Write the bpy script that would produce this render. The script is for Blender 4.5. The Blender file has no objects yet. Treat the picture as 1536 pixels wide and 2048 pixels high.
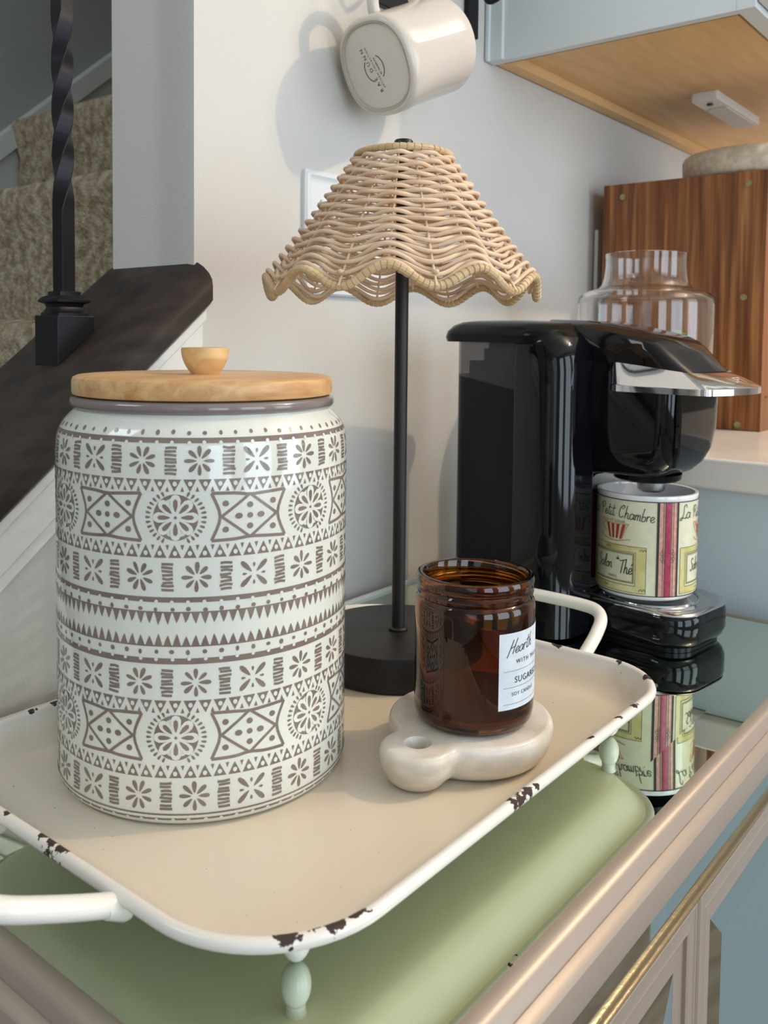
import bpy, math, random
from mathutils import Vector, Matrix
random.seed(7)
PI = math.pi
sc = bpy.context.scene
COL = sc.collection

# ------------------------------------------------------------------ camera
# world: X along the wall to the right, Y towards the wall, z=0 the mirrored top of the chest
FPX, YAW, PITCH, ROLL, CYP = 1793.99, math.radians(38.693), math.radians(3.1132), math.radians(.60736), 769.59
fw = Vector((math.cos(YAW)*math.cos(PITCH), math.sin(YAW)*math.cos(PITCH), -math.sin(PITCH)))
rt = Vector((math.sin(YAW), -math.cos(YAW), 0)); up = rt.cross(fw)
r2 = math.cos(ROLL)*rt + math.sin(ROLL)*up; u2 = -math.sin(ROLL)*rt + math.cos(ROLL)*up
cd = bpy.data.cameras.new('camera'); cam = bpy.data.objects.new('camera', cd); COL.objects.link(cam)
cam.matrix_world = Matrix(((r2.x, u2.x, -fw.x, 0), (r2.y, u2.y, -fw.y, 0), (r2.z, u2.z, -fw.z, .275), (0, 0, 0, 1)))
cd.sensor_fit = 'VERTICAL'; cd.sensor_height = 36; cd.sensor_width = 27
cd.lens = FPX*36/2048; cd.shift_y = (CYP-1024)/2048; cd.clip_start = .01; cd.clip_end = 50
cd.dof.use_dof = True; cd.dof.focus_distance = .58; cd.dof.aperture_fstop = 16
sc.camera = cam

# ------------------------------------------------------------------ world, lights, exposure
sc.view_settings.view_transform = 'Standard'; sc.view_settings.look = 'None'
sc.view_settings.gamma = 1; sc.view_settings.use_curve_mapping = False
sc.view_settings.exposure = 0.13
w = bpy.data.worlds.new('world'); sc.world = w; w.use_nodes = True
bg = w.node_tree.nodes['Background']; bg.inputs[0].default_value = (.62, .76, .92, 1); bg.inputs[1].default_value = .9

def lamp(name, kind, loc, energy, color, size=.05, to=None, sy=None):
    l = bpy.data.lights.new(name, kind); l.energy = energy; l.color = color
    o = bpy.data.objects.new(name, l); COL.objects.link(o); o.location = loc
    if kind == 'AREA':
        l.size = size
        if sy: l.shape = 'RECTANGLE'; l.size_y = sy
    elif kind == 'POINT': l.shadow_soft_size = size
    if to is not None:
        o.rotation_euler = (Vector(to)-Vector(loc)).to_track_quat('-Z', 'Y').to_euler()
    return o
WARM = (1, .79, .58)
# small bulbs of the hanging kitchen fixture, out of frame on the right
FX = Vector((1.45, -.64, 1.45))
lamp('fixture_bulb', 'POINT', FX, 35, WARM, .016)
lamp('fixture_bulb', 'POINT', FX+Vector((.10, .09, .03)), 6, WARM, .013)
lamp('fixture_bulb', 'POINT', FX+Vector((.20, -.06, -.02)), 3, WARM, .013)
lamp('fixture_bulb', 'POINT', FX+Vector((-.06, -.16, .02)), 3, WARM, .013)
# daylight through the three windows of the opposite wall
DAY = (.74, .87, 1)
for wx in (-1.1, .35, 1.8):
    lamp('window_daylight', 'AREA', (wx, -2.13, .55), 19, DAY, .95, (wx, 0, .50), 1.6)
# bluish fill lamp, out of view, in front of the solid left wall
lamp('left_fill', 'AREA', (-2.45, -1.0, .6), 7, (.66, .84, 1), 1.4, (0, -.2, .2), 1.6)
# fill lamp added out of view above the stairs to brighten the stairwell
lamp('stairwell_fill', 'AREA', (-.9, 1.15, 1.55), 9, (.86, .93, 1), .7, (.9, 1.2, .4), .7)

# ------------------------------------------------------------------ helpers
def srgb(r, g, b):
    f = lambda c: (c/255/12.92) if c/255 <= .04045 else ((c/255+.055)/1.055)**2.4
    return (f(r), f(g), f(b), 1)

def mat(name, base, rough=.5, metal=0., spec=.5, coat=0., trans=0., ior=1.45, bump=None, noise=None, coatr=.03, sub=0):
    m = bpy.data.materials.new(name); m.use_nodes = True
    nt = m.node_tree; b = nt.nodes['Principled BSDF']
    b.inputs['Base Color'].default_value = base
    b.inputs['Roughness'].default_value = rough; b.inputs['Metallic'].default_value = metal
    b.inputs['Specular IOR Level'].default_value = spec
    b.inputs['Coat Weight'].default_value = coat; b.inputs['Coat Roughness'].default_value = coatr
    b.inputs['Transmission Weight'].default_value = trans; b.inputs['IOR'].default_value = ior
    if sub:
        b.inputs['Subsurface Weight'].default_value = sub; b.inputs['Subsurface Radius'].default_value = (.01, .008, .006)
        b.inputs['Subsurface Scale'].default_value = .5
    tc = nt.nodes.new('ShaderNodeTexCoord')
    if noise:                      # (scale, colour2, amount, stretch)
        n = nt.nodes.new('ShaderNodeTexNoise'); n.inputs['Scale'].default_value = noise[0]; n.inputs['Detail'].default_value = 6
        mp = nt.nodes.new('ShaderNodeMapping'); mp.inputs['Scale'].default_value = noise[3] if len(noise) > 3 else (1, 1, 1)
        nt.links.new(tc.outputs['Object'], mp.inputs[0]); nt.links.new(mp.outputs[0], n.inputs['Vector'])
        mr = nt.nodes.new('ShaderNodeMapRange'); mr.inputs[1].default_value = .35; mr.inputs[2].default_value = .65; mr.inputs[4].default_value = noise[2]
        nt.links.new(n.outputs[0], mr.inputs[0])
        mx = nt.nodes.new('ShaderNodeMix'); mx.data_type = 'RGBA'
        mx.inputs['A'].default_value = base; mx.inputs['B'].default_value = noise[1]
        nt.links.new(mr.outputs[0], mx.inputs['Factor']); nt.links.new(mx.outputs['Result'], b.inputs['Base Color'])
    if bump:                       # (scale, strength, distance, stretch)
        n = nt.nodes.new('ShaderNodeTexNoise'); n.inputs['Scale'].default_value = bump[0]; n.inputs['Detail'].default_value = 4
        mp = nt.nodes.new('ShaderNodeMapping'); mp.inputs['Scale'].default_value = bump[3] if len(bump) > 3 else (1, 1, 1)
        nt.links.new(tc.outputs['Object'], mp.inputs[0]); nt.links.new(mp.outputs[0], n.inputs['Vector'])
        bp = nt.nodes.new('ShaderNodeBump'); bp.inputs['Strength'].default_value = bump[1]; bp.inputs['Distance'].default_value = bump[2]
        nt.links.new(n.outputs[0], bp.inputs['Height']); nt.links.new(bp.outputs[0], b.inputs['Normal'])
    return m

class MB:
    def __init__(s): s.v = []; s.f = []; s.m = []
    def add(s, v, f, mi=0):
        o = len(s.v); s.v += [tuple(p) for p in v]; s.f += [tuple(i+o for i in q) for q in f]; s.m += [mi]*len(f); return s
    def box(s, x0, x1, y0, y1, z0, z1, mi=0):
        v = [(x, y, z) for x in (x0, x1) for y in (y0, y1) for z in (z0, z1)]
        return s.add(v, [(0, 1, 3, 2), (4, 6, 7, 5), (0, 4, 5, 1), (2, 3, 7, 6), (0, 2, 6, 4), (1, 5, 7, 3)], mi)
    def loft(s, rings, cap0=True, cap1=True, closed=True, mi=0):
        n = len(rings[0]); v = [p for r in rings for p in r]; f = []
        for k in range(len(rings)-1):
            for i in range(n if closed else n-1):
                j = (i+1) % n; f.append((k*n+i, k*n+j, (k+1)*n+j, (k+1)*n+i))
        if cap0: f.append(tuple(reversed(range(n))))
        if cap1: f.append(tuple((len(rings)-1)*n+i for i in range(n)))
        return s.add(v, f, mi)
    def lathe(s, prof, n=96, c=(0, 0), mi=0, close=False):
        rings = []
        for r, z in prof:
            rings.append([(c[0]+r*math.cos(2*PI*i/n), c[1]+r*math.sin(2*PI*i/n), z) for i in range(n)])
        if close: rings.append(rings[0]); return s.loft(rings, False, False, mi=mi)
        return s.loft(rings, True, True, mi=mi)
    def tube(s, path, r, k=10, closed=False, mi=0, caps=True):
        P = [Vector(p) for p in path]; n = len(P); rings = []; prev = None
        for i in range(n):
            if closed: t = (P[(i+1) % n]-P[i-1])
            else: t = P[min(i+1, n-1)]-P[max(i-1, 0)]
            t.normalize()
            if prev is None:
                a = Vector((0, 0, 1)) if abs(t.z) < .9 else Vector((1, 0, 0))
                u = t.cross(a).normalized()
            else: u = (prev - t*prev.dot(t)).normalized()
            prev = u; q = t.cross(u); rr = r(i/n) if callable(r) else r
            rings.append([tuple(P[i]+rr*(math.cos(2*PI*j/k)*u+math.sin(2*PI*j/k)*q)) for j in range(k)])
        if closed: rings.append(rings[0]); return s.loft(rings, False, False, mi=mi)
        return s.loft(rings, caps, caps, mi=mi)
    def sphere(s, c, r, rz=None, n=20, mi=0):
        rz = rz or r
        pr = [(max(1e-5, r*math.sin(PI*i/(n//2))), c[2]-rz*math.cos(PI*i/(n//2))) for i in range(n//2+1)]
        return s.lathe(pr, n, (c[0], c[1]), mi)
    def build(s, name, mats, parent=None, loc=None, smooth=35, bevel=0, rot=None):
        me = bpy.data.meshes.new(name); me.from_pydata(s.v, [], s.f)
        for m in (mats if isinstance(mats, (list, tuple)) else [mats]): me.materials.append(m)
        me.polygons.foreach_set('material_index', s.m)
        if smooth:
            me.shade_smooth(); me.set_sharp_from_angle(angle=math.radians(smooth))
        me.update()
        o = bpy.data.objects.new(name, me); COL.objects.link(o)
        if parent: o.parent = parent
        if loc: o.location = loc
        if rot: o.rotation_euler = rot
        if bevel:
            b = o.modifiers.new('bevel', 'BEVEL'); b.width = bevel; b.segments = 3; b.limit_method = 'ANGLE'
            b.harden_normals = True
        return o

def thing(name, label, cat, loc=(0, 0, 0), rz=0, group=None):
    o = bpy.data.objects.new(name, None); COL.objects.link(o); o.location = loc; o.rotation_euler = (0, 0, rz)
    o.empty_display_size = .02
    return tag(o, label, cat, group)
def tag(o, label, cat, group=None):
    o['label'] = label; o['category'] = cat
    if group: o['group'] = group
    return o
def struct(o): o['kind'] = 'structure'; return o

def rrect(x0, x1, y0, y1, r, z, n=8):
    """rounded rectangle ring ccw; r = radius or (r00, r10, r11, r01)"""
    R = r if isinstance(r, (tuple, list)) else (r,)*4
    out = []
    for (cx, cy, a0, q) in ((x0, y0, PI, R[0]), (x1, y0, 1.5*PI, R[1]), (x1, y1, 0, R[2]), (x0, y1, .5*PI, R[3])):
        sx = 1 if cx == x0 else -1; sy = 1 if cy == y0 else -1
        for i in range(n+1):
            a = a0+.5*PI*i/n
            out.append((cx+sx*q+q*math.cos(a), cy+sy*q+q*math.sin(a), z))
    return out

def cat_rom(pts, n=6):
    P = [Vector(p) for p in pts]
    if len(P) < 3: return P
    out = []
    for i in range(len(P)-1):
        p0 = P[max(i-1, 0)]; p1 = P[i]; p2 = P[i+1]; p3 = P[min(i+2, len(P)-1)]
        for k in range(n):
            t = k/n
            out.append(.5*((2*p1)+(p2-p0)*t+(2*p0-5*p1+4*p2-p3)*t*t+(3*p1-p0-3*p2+p3)*t**3))
    out.append(P[-1]); return out

# flat print: lists of polygons in (u, v) metres
def ribbon(pts, wd, n=5):
    P = cat_rom([Vector((p[0], p[1], 0)) for p in pts], n); v = []; f = []
    for i, p in enumerate(P):
        t = P[min(i+1, len(P)-1)]-P[max(i-1, 0)]; t.normalize(); q = Vector((-t.y, t.x, 0))*wd/2
        v += [(p.x+q.x, p.y+q.y), (p.x-q.x, p.y-q.y)]
    for i in range(len(P)-1): f.append((2*i, 2*i+1, 2*i+3, 2*i+2))
    return v, f
def disc(cx, cy, rx, ry=None, n=10, rot=0):
    ry = ry or rx; v = []
    for i in range(n):
        a = 2*PI*i/n; x = rx*math.cos(a); y = ry*math.sin(a)
        v.append((cx+x*math.cos(rot)-y*math.sin(rot), cy+x*math.sin(rot)+y*math.cos(rot)))
    return v, [tuple(range(n))]
def drop(cx, cy, l, wd, rot, n=10):
    """petal: narrow at the inner end"""
    v = []
    for i in range(n):
        a = 2*PI*i/n; x = l/2*math.cos(a); y = wd/2*math.sin(a)*(.75+.35*math.cos(a))
        v.append((cx+x*math.cos(rot)-y*math.sin(rot), cy+x*math.sin(rot)+y*math.cos(rot)))
    return v, [tuple(range(n))]
def rect(x0, x1, y0, y1, n=1):
    v = []; f = []
    for i in range(n+1):
        x = x0+(x1-x0)*i/n; v += [(x, y0), (x, y1)]
    for i in range(n): f.append((2*i, 2*i+2, 2*i+3, 2*i+1))
    return v, f
def frame2(x0, x1, y0, y1, wd, n=12):
    out = [rect(x0, x1, y0, y0+wd, n), rect(x0, x1, y1-wd, y1, n), rect(x0, x0+wd, y0, y1), rect(x1-wd, x1, y0, y1)]
    return out
GLY = {
 'a': (.48, [[(.38,.36),(.2,.46),(.04,.28),(.06,.06),(.2,.0),(.34,.15),(.4,.44),(.38,.1),(.48,.02)]]),
 'e': (.40, [[(.0,.15),(.2,.2),(.34,.34),(.22,.46),(.06,.3),(.07,.08),(.2,.0),(.42,.14)]]),
 't': (.30, [[(.2,.95),(.1,.2),(.16,.0),(.3,.08)],[(-.04,.6),(.36,.68)]]),
 'i': (.22, [[(.07,.42),(.04,.1),(.12,.0),(.22,.1)],[(.1,.62),(.13,.68)]]),
 'h': (.48, [[(.2,1.05),(.06,.0)],[(.08,.2),(.22,.46),(.34,.38),(.31,.08),(.4,.0),(.48,.08)]]),
 'm': (.56, [[(.05,.44),(.03,0)],[(.04,.25),(.17,.46),(.25,.38),(.22,.0)],[(.23,.25),(.37,.46),(.45,.36),(.42,.05),(.54,.03)]]),
 'b': (.42, [[(.18,1.05),(.04,.08),(.2,.0),(.36,.15),(.3,.38),(.1,.33)]]),
 'r': (.32, [[(.06,.46),(.04,0)],[(.05,.25),(.18,.45),(.32,.4)]]),
 'L': (.52, [[(.5,.8),(.42,1.05),(.24,.9),(.26,.45),(.14,-.1),(.0,-.12),(.02,.04),(.2,.06),(.42,.0),(.55,.1)]]),
 'P': (.52, [[(.16,.95),(.06,-.05)],[(-.08,.62),(.1,1.0),(.42,1.0),(.46,.7),(.12,.45)]]),
 'C': (.56, [[(.52,.82),(.46,1.02),(.2,.85),(.05,.35),(.18,.0),(.5,.16)],[(.3,.8),(.45,.7)]]),
 'S': (.52, [[(.5,.85),(.36,1.02),(.14,.82),(.34,.5),(.42,.2),(.2,-.04),(.0,.12)]]),
 'l': (.26, [[(.08,.12),(.28,.85),(.2,1.05),(.1,.6),(.12,.05),(.26,.06)]]),
 'o': (.42, [[(.2,.44),(.04,.25),(.1,.02),(.3,.05),(.34,.3),(.2,.44),(.42,.4)]]),
 'n': (.42, [[(.05,.44),(.04,0)],[(.04,.25),(.2,.46),(.3,.36),(.28,.05),(.4,.03)]]),
 'd': (.48, [[(.34,.36),(.12,.42),(.04,.12),(.2,.0),(.36,.2),(.5,1.0)],[(.4,.3),(.4,.05),(.48,.02)]]),
 'T': (.46, [[(-.05,.88),(.3,.94),(.68,1.06)],[(.36,.97),(.2,-.02)]]),
 'é': (.40, [[(.0,.15),(.2,.2),(.34,.34),(.22,.46),(.06,.3),(.07,.08),(.2,.0),(.42,.14)],[(.22,.62),(.34,.8)]]),
 'H': (.62, [[(.28,1.05),(.16,.5),(-.02,-.2)],[(.66,1.1),(.5,.5),(.44,.0)],[(.1,.42),(.35,.5),(.6,.55)]]),
 ' ': (.25, [])}
def script(txt, x, y, h, wd, slope=0, sx=1.0, shear=.12):
    out = []; cx = x
    for ch in txt:
        a, st = GLY[ch]
        for s in st:
            out.append(ribbon([(cx+(p[0]+shear*p[1])*h*sx, y+p[1]*h+slope*(cx-x+p[0]*h)) for p in s], wd, 4))
        cx += a*h*sx
    return out
_tc = {}
def block(txt, x, y, size, spacing=1.0, center=False):
    cu = bpy.data.curves.new('t', 'FONT'); cu.body = txt; cu.size = 1; cu.space_character = spacing; cu.resolution_u = 3
    if center: cu.align_x = 'CENTER'
    o = bpy.data.objects.new('t', cu); COL.objects.link(o)
    dg = bpy.context.evaluated_depsgraph_get(); ev = o.evaluated_get(dg); me = ev.to_mesh()
    v = [(x+p.co.x*size, y+p.co.y*size) for p in me.vertices]; f = [tuple(p.vertices) for p in me.polygons]
    ev.to_mesh_clear(); bpy.data.objects.remove(o); bpy.data.curves.remove(cu)
    return v, f
def wrap(mb, shapes, R, off, ang0, mi, z0=0, Rz=None):
    """(u,v) shapes onto a vertical cylinder: u is arc length, increasing to the viewer's right"""
    for v, f in shapes:
        out = []
        for u_, v_ in v:
            rr = (Rz(v_) if Rz else R)+off; a = ang0+u_/R
            out.append((rr*math.cos(a), rr*math.sin(a), z0+v_))
        mb.add(out, f, mi)

# ------------------------------------------------------------------ materials
M = {}
M['wall'] = mat('wall_paint', srgb(207, 204, 198), .75, bump=(420, .25, .0012), spec=.3)
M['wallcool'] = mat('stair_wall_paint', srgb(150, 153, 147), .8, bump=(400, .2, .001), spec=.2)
M['white'] = mat('white_trim_paint', srgb(232, 230, 224), .35, bump=(60, .05, .001))
M['cabwhite'] = mat('cabinet_white_paint', srgb(214, 220, 220), .38, bump=(90, .08, .0008))
M['ceil'] = mat('ceiling_paint', srgb(225, 224, 220), .9)
M['floor'] = mat('floor_wood', srgb(128, 116, 102), .45, noise=(6, srgb(100, 88, 74), 1, (1, 12, 1)))
M['cap'] = mat('espresso_stain', srgb(46, 38, 34), .5, spec=.35, bump=(60, .25, .0008, (1, 3, 3)), noise=(14, srgb(74, 60, 52), .55, (1, 3, 6)))
M['iron'] = mat('dark_iron', srgb(30, 29, 33), .38, metal=.55, bump=(200, .06, .0005))
M['mirror'] = mat('antique_mirror', (.71, .79, .68, 1), .012, metal=1, bump=(9, .004, .002))
M['mirrordoor'] = mat('door_mirror', (.55, .62, .60, 1), .03, metal=1)
M['champ'] = mat('champagne_paint', srgb(172, 158, 145), .42, metal=.4, noise=(30, srgb(172, 156, 142), .5), bump=(500, .08, .0004))
M['gold'] = mat('gold_bead', srgb(190, 170, 140), .28, metal=.9, bump=(300, .3, .0006))
M['black'] = mat('gloss_black', (.004, .0045, .006, 1), .06, spec=.42)
M['satin'] = mat('satin_black', (.0045, .005, .0065, 1), .2, spec=.2)
M['lampblk'] = mat('lamp_black', srgb(33, 31, 31), .42, spec=.5, metal=.2)
M['chrome'] = mat('chrome', (.62, .62, .63, 1), .06, metal=1)
M['steel'] = mat('brushed_steel', (.5, .52, .53, 1), .24, metal=1)
M['smoke'] = mat('smoky_plastic', (.42, .42, .44, 1), .05, trans=.92, ior=1.2)
M['wicker'] = mat('rattan', srgb(228, 200, 170), .5, spec=.4, noise=(38, srgb(208, 172, 138), .55), bump=(240, .25, .0006, (1, 1, 3)))
M['wrap'] = mat('rattan_binding', srgb(216, 188, 146), .5, spec=.4, noise=(60, srgb(176, 142, 100), .7), bump=(300, .25, .0005))
M['glaze'] = mat('cream_glaze', srgb(222, 222, 211), .09, coat=.4, spec=.5, bump=(55, .16, .0012))
M['print'] = mat('taupe_print', srgb(122, 106, 97), .22, coat=.3, noise=(70, srgb(139, 124, 112), .8))
M['rimgrey'] = mat('grey_glaze', srgb(128, 116, 112), .12, coat=.4)
M['ware'] = mat('white_stoneware', srgb(208, 199, 188), .1, spec=.4, coat=0, bump=(40, .1, .001))
M['wareb'] = mat('stoneware_base', srgb(214, 207, 198), .35)
M['foot'] = mat('unglazed_ring', srgb(186, 176, 160), .6)
M['ink'] = mat('black_ink', srgb(40, 36, 34), .5)
M['greyink'] = mat('grey_ink', srgb(112, 112, 112), .5)
M['porc'] = mat('white_porcelain', srgb(232, 232, 232), .1, coat=.5)
M['cream'] = mat('cream_print', srgb(226, 223, 194), .16, coat=.4, noise=(120, srgb(214, 210, 180), .6))
M['pink'] = mat('pink_print', srgb(206, 150, 134), .2, noise=(260, srgb(222, 172, 156), .9))
M['crimson'] = mat('crimson_print', srgb(158, 52, 76), .2, noise=(200, srgb(186, 74, 104), .8))
M['olive'] = mat('olive_print', srgb(196, 182, 108), .2, noise=(55, srgb(220, 212, 160), 1.))
M['olive2'] = mat('olive_dark_print', srgb(150, 138, 72), .2)
M['ochre'] = mat('ochre_print', srgb(202, 146, 62), .2)
M['terra'] = mat('terracotta_print', srgb(166, 62, 52), .2)
M['marble'] = mat('white_marble', srgb(232, 226, 216), .28, noise=(34, srgb(196, 182, 162), .8, (1, 1, 2)), bump=(170, .35, .0008))
M['paper'] = mat('label_paper', srgb(216, 222, 226), .6, noise=(90, srgb(198, 206, 212), .8))
M['wax'] = mat('wax', srgb(150, 108, 60), .5)
M['counter'] = mat('quartz', srgb(240, 234, 226), .18, noise=(9, srgb(205, 200, 194), .35))
M['basecab'] = mat('base_cabinet_paint', srgb(208, 221, 226), .45)
M['ply'] = mat('maple_ply', srgb(228, 190, 138), .5, noise=(9, srgb(216, 174, 120), .8, (1, 8, 1)))
M['plydark'] = mat('ply_edge', srgb(140, 98, 66), .7, noise=(80, srgb(100, 70, 48), .8))
M['plast'] = mat('white_plastic', srgb(226, 224, 220), .25)
M['plate'] = mat('wall_plate', srgb(224, 228, 230), .22)
M['brass'] = mat('aged_brass', srgb(160, 150, 104), .4, metal=.6)
M['travert'] = mat('speckled_stone', srgb(216, 204, 184), .6, noise=(120, srgb(186, 172, 148), .8), bump=(160, .25, .001))
M['moss'] = mat('moss', srgb(148, 150, 88), .9, noise=(60, srgb(98, 104, 52), 1), bump=(120, .8, .004))
M['carpet'] = mat('carpet_pile', srgb(186, 174, 150), .95, spec=.05, noise=(70, srgb(136, 122, 98), 1), bump=(190, 1, .006))

def node_mats():
    # clear glass: thin, bright rims
    m = mat('clear_glass', (1, 1, 1, 1), .0, trans=1, ior=1.45); M['glass'] = m
    # amber glass with absorption
    m = mat('amber_glass', (.31, .105, .017, 1), .02, trans=1, ior=1.5); M['amber'] = m
    # walnut
    m = mat('walnut', srgb(128, 84, 52), .38, spec=.4); nt = m.node_tree; b = nt.nodes['Principled BSDF']
    tc = nt.nodes.new('ShaderNodeTexCoord'); mp = nt.nodes.new('ShaderNodeMapping'); mp.inputs['Scale'].default_value = (1, 24, .9)
    n = nt.nodes.new('ShaderNodeTexNoise'); n.inputs['Scale'].default_value = 5; n.inputs['Detail'].default_value = 8; n.inputs['Distortion'].default_value = .35
    cr = nt.nodes.new('ShaderNodeValToRGB'); e = cr.color_ramp.elements
    e[0].position = .3; e[0].color = srgb(88, 50, 28); e[1].position = .74; e[1].color = srgb(180, 124, 76)
    x = cr.color_ramp.elements.new(.5); x.color = srgb(134, 84, 48)
    nt.links.new(tc.outputs['Object'], mp.inputs[0]); nt.links.new(mp.outputs[0], n.inputs['Vector'])
    nt.links.new(n.outputs[0], cr.inputs[0]); nt.links.new(cr.outputs[0], b.inputs['Base Color']); M['walnut'] = m
    # acacia lid: grain with glued staves
    def wood(name, c1, c2, c3, stave):
        m = mat(name, c1, .36, spec=.45); nt = m.node_tree; b = nt.nodes['Principled BSDF']
        tc = nt.nodes.new('ShaderNodeTexCoord'); mp = nt.nodes.new('ShaderNodeMapping'); mp.inputs['Rotation'].default_value = (0, 0, .25)
        mp.inputs['Scale'].default_value = (1.2, 9, 9)
        n = nt.nodes.new('ShaderNodeTexNoise'); n.inputs['Scale'].default_value = 14; n.inputs['Detail'].default_value = 7; n.inputs['Distortion'].default_value = .8
        cr = nt.nodes.new('ShaderNodeValToRGB'); e = cr.color_ramp.elements
        e[0].position = .32; e[0].color = c2; e[1].position = .7; e[1].color = c1
        nt.links.new(tc.outputs['Object'], mp.inputs[0]); nt.links.new(mp.outputs[0], n.inputs['Vector']); nt.links.new(n.outputs[0], cr.inputs[0])
        sx = nt.nodes.new('ShaderNodeSeparateXYZ'); m2 = nt.nodes.new('ShaderNodeMapping'); m2.inputs['Rotation'].default_value = (0, 0, .25)
        nt.links.new(tc.outputs['Object'], m2.inputs[0]); nt.links.new(m2.outputs[0], sx.inputs[0])
        ml = nt.nodes.new('ShaderNodeMath'); ml.operation = 'MULTIPLY'; ml.inputs[1].default_value = stave
        fl = nt.nodes.new('ShaderNodeMath'); fl.operation = 'FLOOR'; wn = nt.nodes.new('ShaderNodeTexWhiteNoise'); wn.noise_dimensions = '1D'
        nt.links.new(sx.outputs['Y'], ml.inputs[0]); nt.links.new(ml.outputs[0], fl.inputs[0]); nt.links.new(fl.outputs[0], wn.inputs['W'])
        mr = nt.nodes.new('ShaderNodeMapRange'); mr.inputs[3].default_value = 0; mr.inputs[4].default_value = .75; nt.links.new(wn.outputs[0], mr.inputs[0])
        mx = nt.nodes.new('ShaderNodeMix'); mx.data_type = 'RGBA'; mx.inputs['B'].default_value = c3
        nt.links.new(mr.outputs[0], mx.inputs['Factor']); nt.links.new(cr.outputs[0], mx.inputs['A']); nt.links.new(mx.outputs['Result'], b.inputs['Base Color'])
        return m
    M['acacia'] = wood('acacia', srgb(224, 180, 126), srgb(186, 134, 80), srgb(238, 208, 166), 26)
    M['rubber'] = wood('rubberwood', srgb(226, 190, 136), srgb(204, 160, 104), srgb(228, 196, 146), 60)
    # enamel with chips: object-space chip centres on the rim
    m = mat('cream_enamel', srgb(222, 205, 180), .3, coat=.25, coatr=.15, bump=(26, .06, .002)); nt = m.node_tree; b = nt.nodes['Principled BSDF']
    tc = nt.nodes.new('ShaderNodeTexCoord')
    def chips(centres):
        last = None
        for (c, rad) in centres:
            d = nt.nodes.new('ShaderNodeVectorMath'); d.operation = 'DISTANCE'; d.inputs[1].default_value = c
            nt.links.new(tc.outputs['Object'], d.inputs[0])
            mr = nt.nodes.new('ShaderNodeMapRange'); mr.inputs[1].default_value = 0; mr.inputs[2].default_value = rad; mr.inputs[3].default_value = 1; mr.inputs[4].default_value = 0
            nt.links.new(d.outputs['Value'], mr.inputs[0])
            if last:
                a = nt.nodes.new('ShaderNodeMath'); a.operation = 'MAXIMUM'; nt.links.new(last.outputs[0], a.inputs[0]); nt.links.new(mr.outputs[0], a.inputs[1]); last = a
            else: last = mr
        return last
    ch = chips([((.2165, .3530, .045), .0105), ((.2155, .3610, .044), .009), ((.2150, .3690, .044), .006), ((.2370, .2350, .045), .0085), ((.2640, .2235, .046), .0085), ((.2540, .2262, .0455), .0075),
                ((.2470, .2305, .046), .006), ((.3860, .2190, .0435), .0085), ((.3950, .2190, .0440), .006), ((.3800, .2190, .0430), .0065), ((.4020, .2190, .044), .004),
                ((.47, .2225, .0468), .006), ((.505, .2225, .0468), .007), ((.53, .2225, .0468), .007), ((.580, .234, .0468), .008), ((.595, .26, .0468), .006), ((.598, .31, .0465), .007), ((.30, .5, .0468), .006), ((.285, .5, .0468), .006), ((.26, .495, .0468), .006), ((.215, .40, .046), .006)])
    n = nt.nodes.new('ShaderNodeTexNoise'); n.inputs['Scale'].default_value = 230; n.inputs['Detail'].default_value = 5
    nt.links.new(tc.outputs['Object'], n.inputs['Vector'])
    ml = nt.nodes.new('ShaderNodeMath'); ml.operation = 'MULTIPLY_ADD'; ml.inputs[1].default_value = .52; nt.links.new(ch.outputs[0], ml.inputs[0]); nt.links.new(n.outputs[0], ml.inputs[2])
    gt = nt.nodes.new('ShaderNodeMath'); gt.operation = 'GREATER_THAN'; gt.inputs[1].default_value = .765; nt.links.new(ml.outputs[0], gt.inputs[0])
    # only on the rolled rim (z above .036)
    sx = nt.nodes.new('ShaderNodeSeparateXYZ'); nt.links.new(tc.outputs['Object'], sx.inputs[0])
    zg = nt.nodes.new('ShaderNodeMath'); zg.operation = 'GREATER_THAN'; zg.inputs[1].default_value = .0375; nt.links.new(sx.outputs['Z'], zg.inputs[0])
    mm = nt.nodes.new('ShaderNodeMath'); mm.operation = 'MULTIPLY'; nt.links.new(gt.outputs[0], mm.inputs[0]); nt.links.new(zg.outputs[0], mm.inputs[1])
    # rim is whiter than the floor of the tray
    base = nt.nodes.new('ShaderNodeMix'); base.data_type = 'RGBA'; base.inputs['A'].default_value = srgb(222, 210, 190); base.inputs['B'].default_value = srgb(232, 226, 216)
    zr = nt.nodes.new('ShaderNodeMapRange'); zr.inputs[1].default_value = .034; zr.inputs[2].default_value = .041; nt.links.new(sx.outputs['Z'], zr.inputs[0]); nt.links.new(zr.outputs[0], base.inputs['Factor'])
    sp = nt.nodes.new('ShaderNodeTexNoise'); sp.inputs['Scale'].default_value = 420; sp.inputs['Detail'].default_value = 2; nt.links.new(tc.outputs['Object'], sp.inputs['Vector'])
    sg = nt.nodes.new('ShaderNodeMath'); sg.operation = 'GREATER_THAN'; sg.inputs[1].default_value = .785; nt.links.new(sp.outputs[0], sg.inputs[0])
    mx2 = nt.nodes.new('ShaderNodeMath'); mx2.operation = 'MAXIMUM'; nt.links.new(mm.outputs[0], mx2.inputs[0]); nt.links.new(sg.outputs[0], mx2.inputs[1])
    mx = nt.nodes.new('ShaderNodeMix'); mx.data_type = 'RGBA'; mx.inputs['B'].default_value = srgb(58, 42, 36)
    nt.links.new(base.outputs['Result'], mx.inputs['A']); nt.links.new(mx2.outputs[0], mx.inputs['Factor']); nt.links.new(mx.outputs['Result'], b.inputs['Base Color'])
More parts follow.
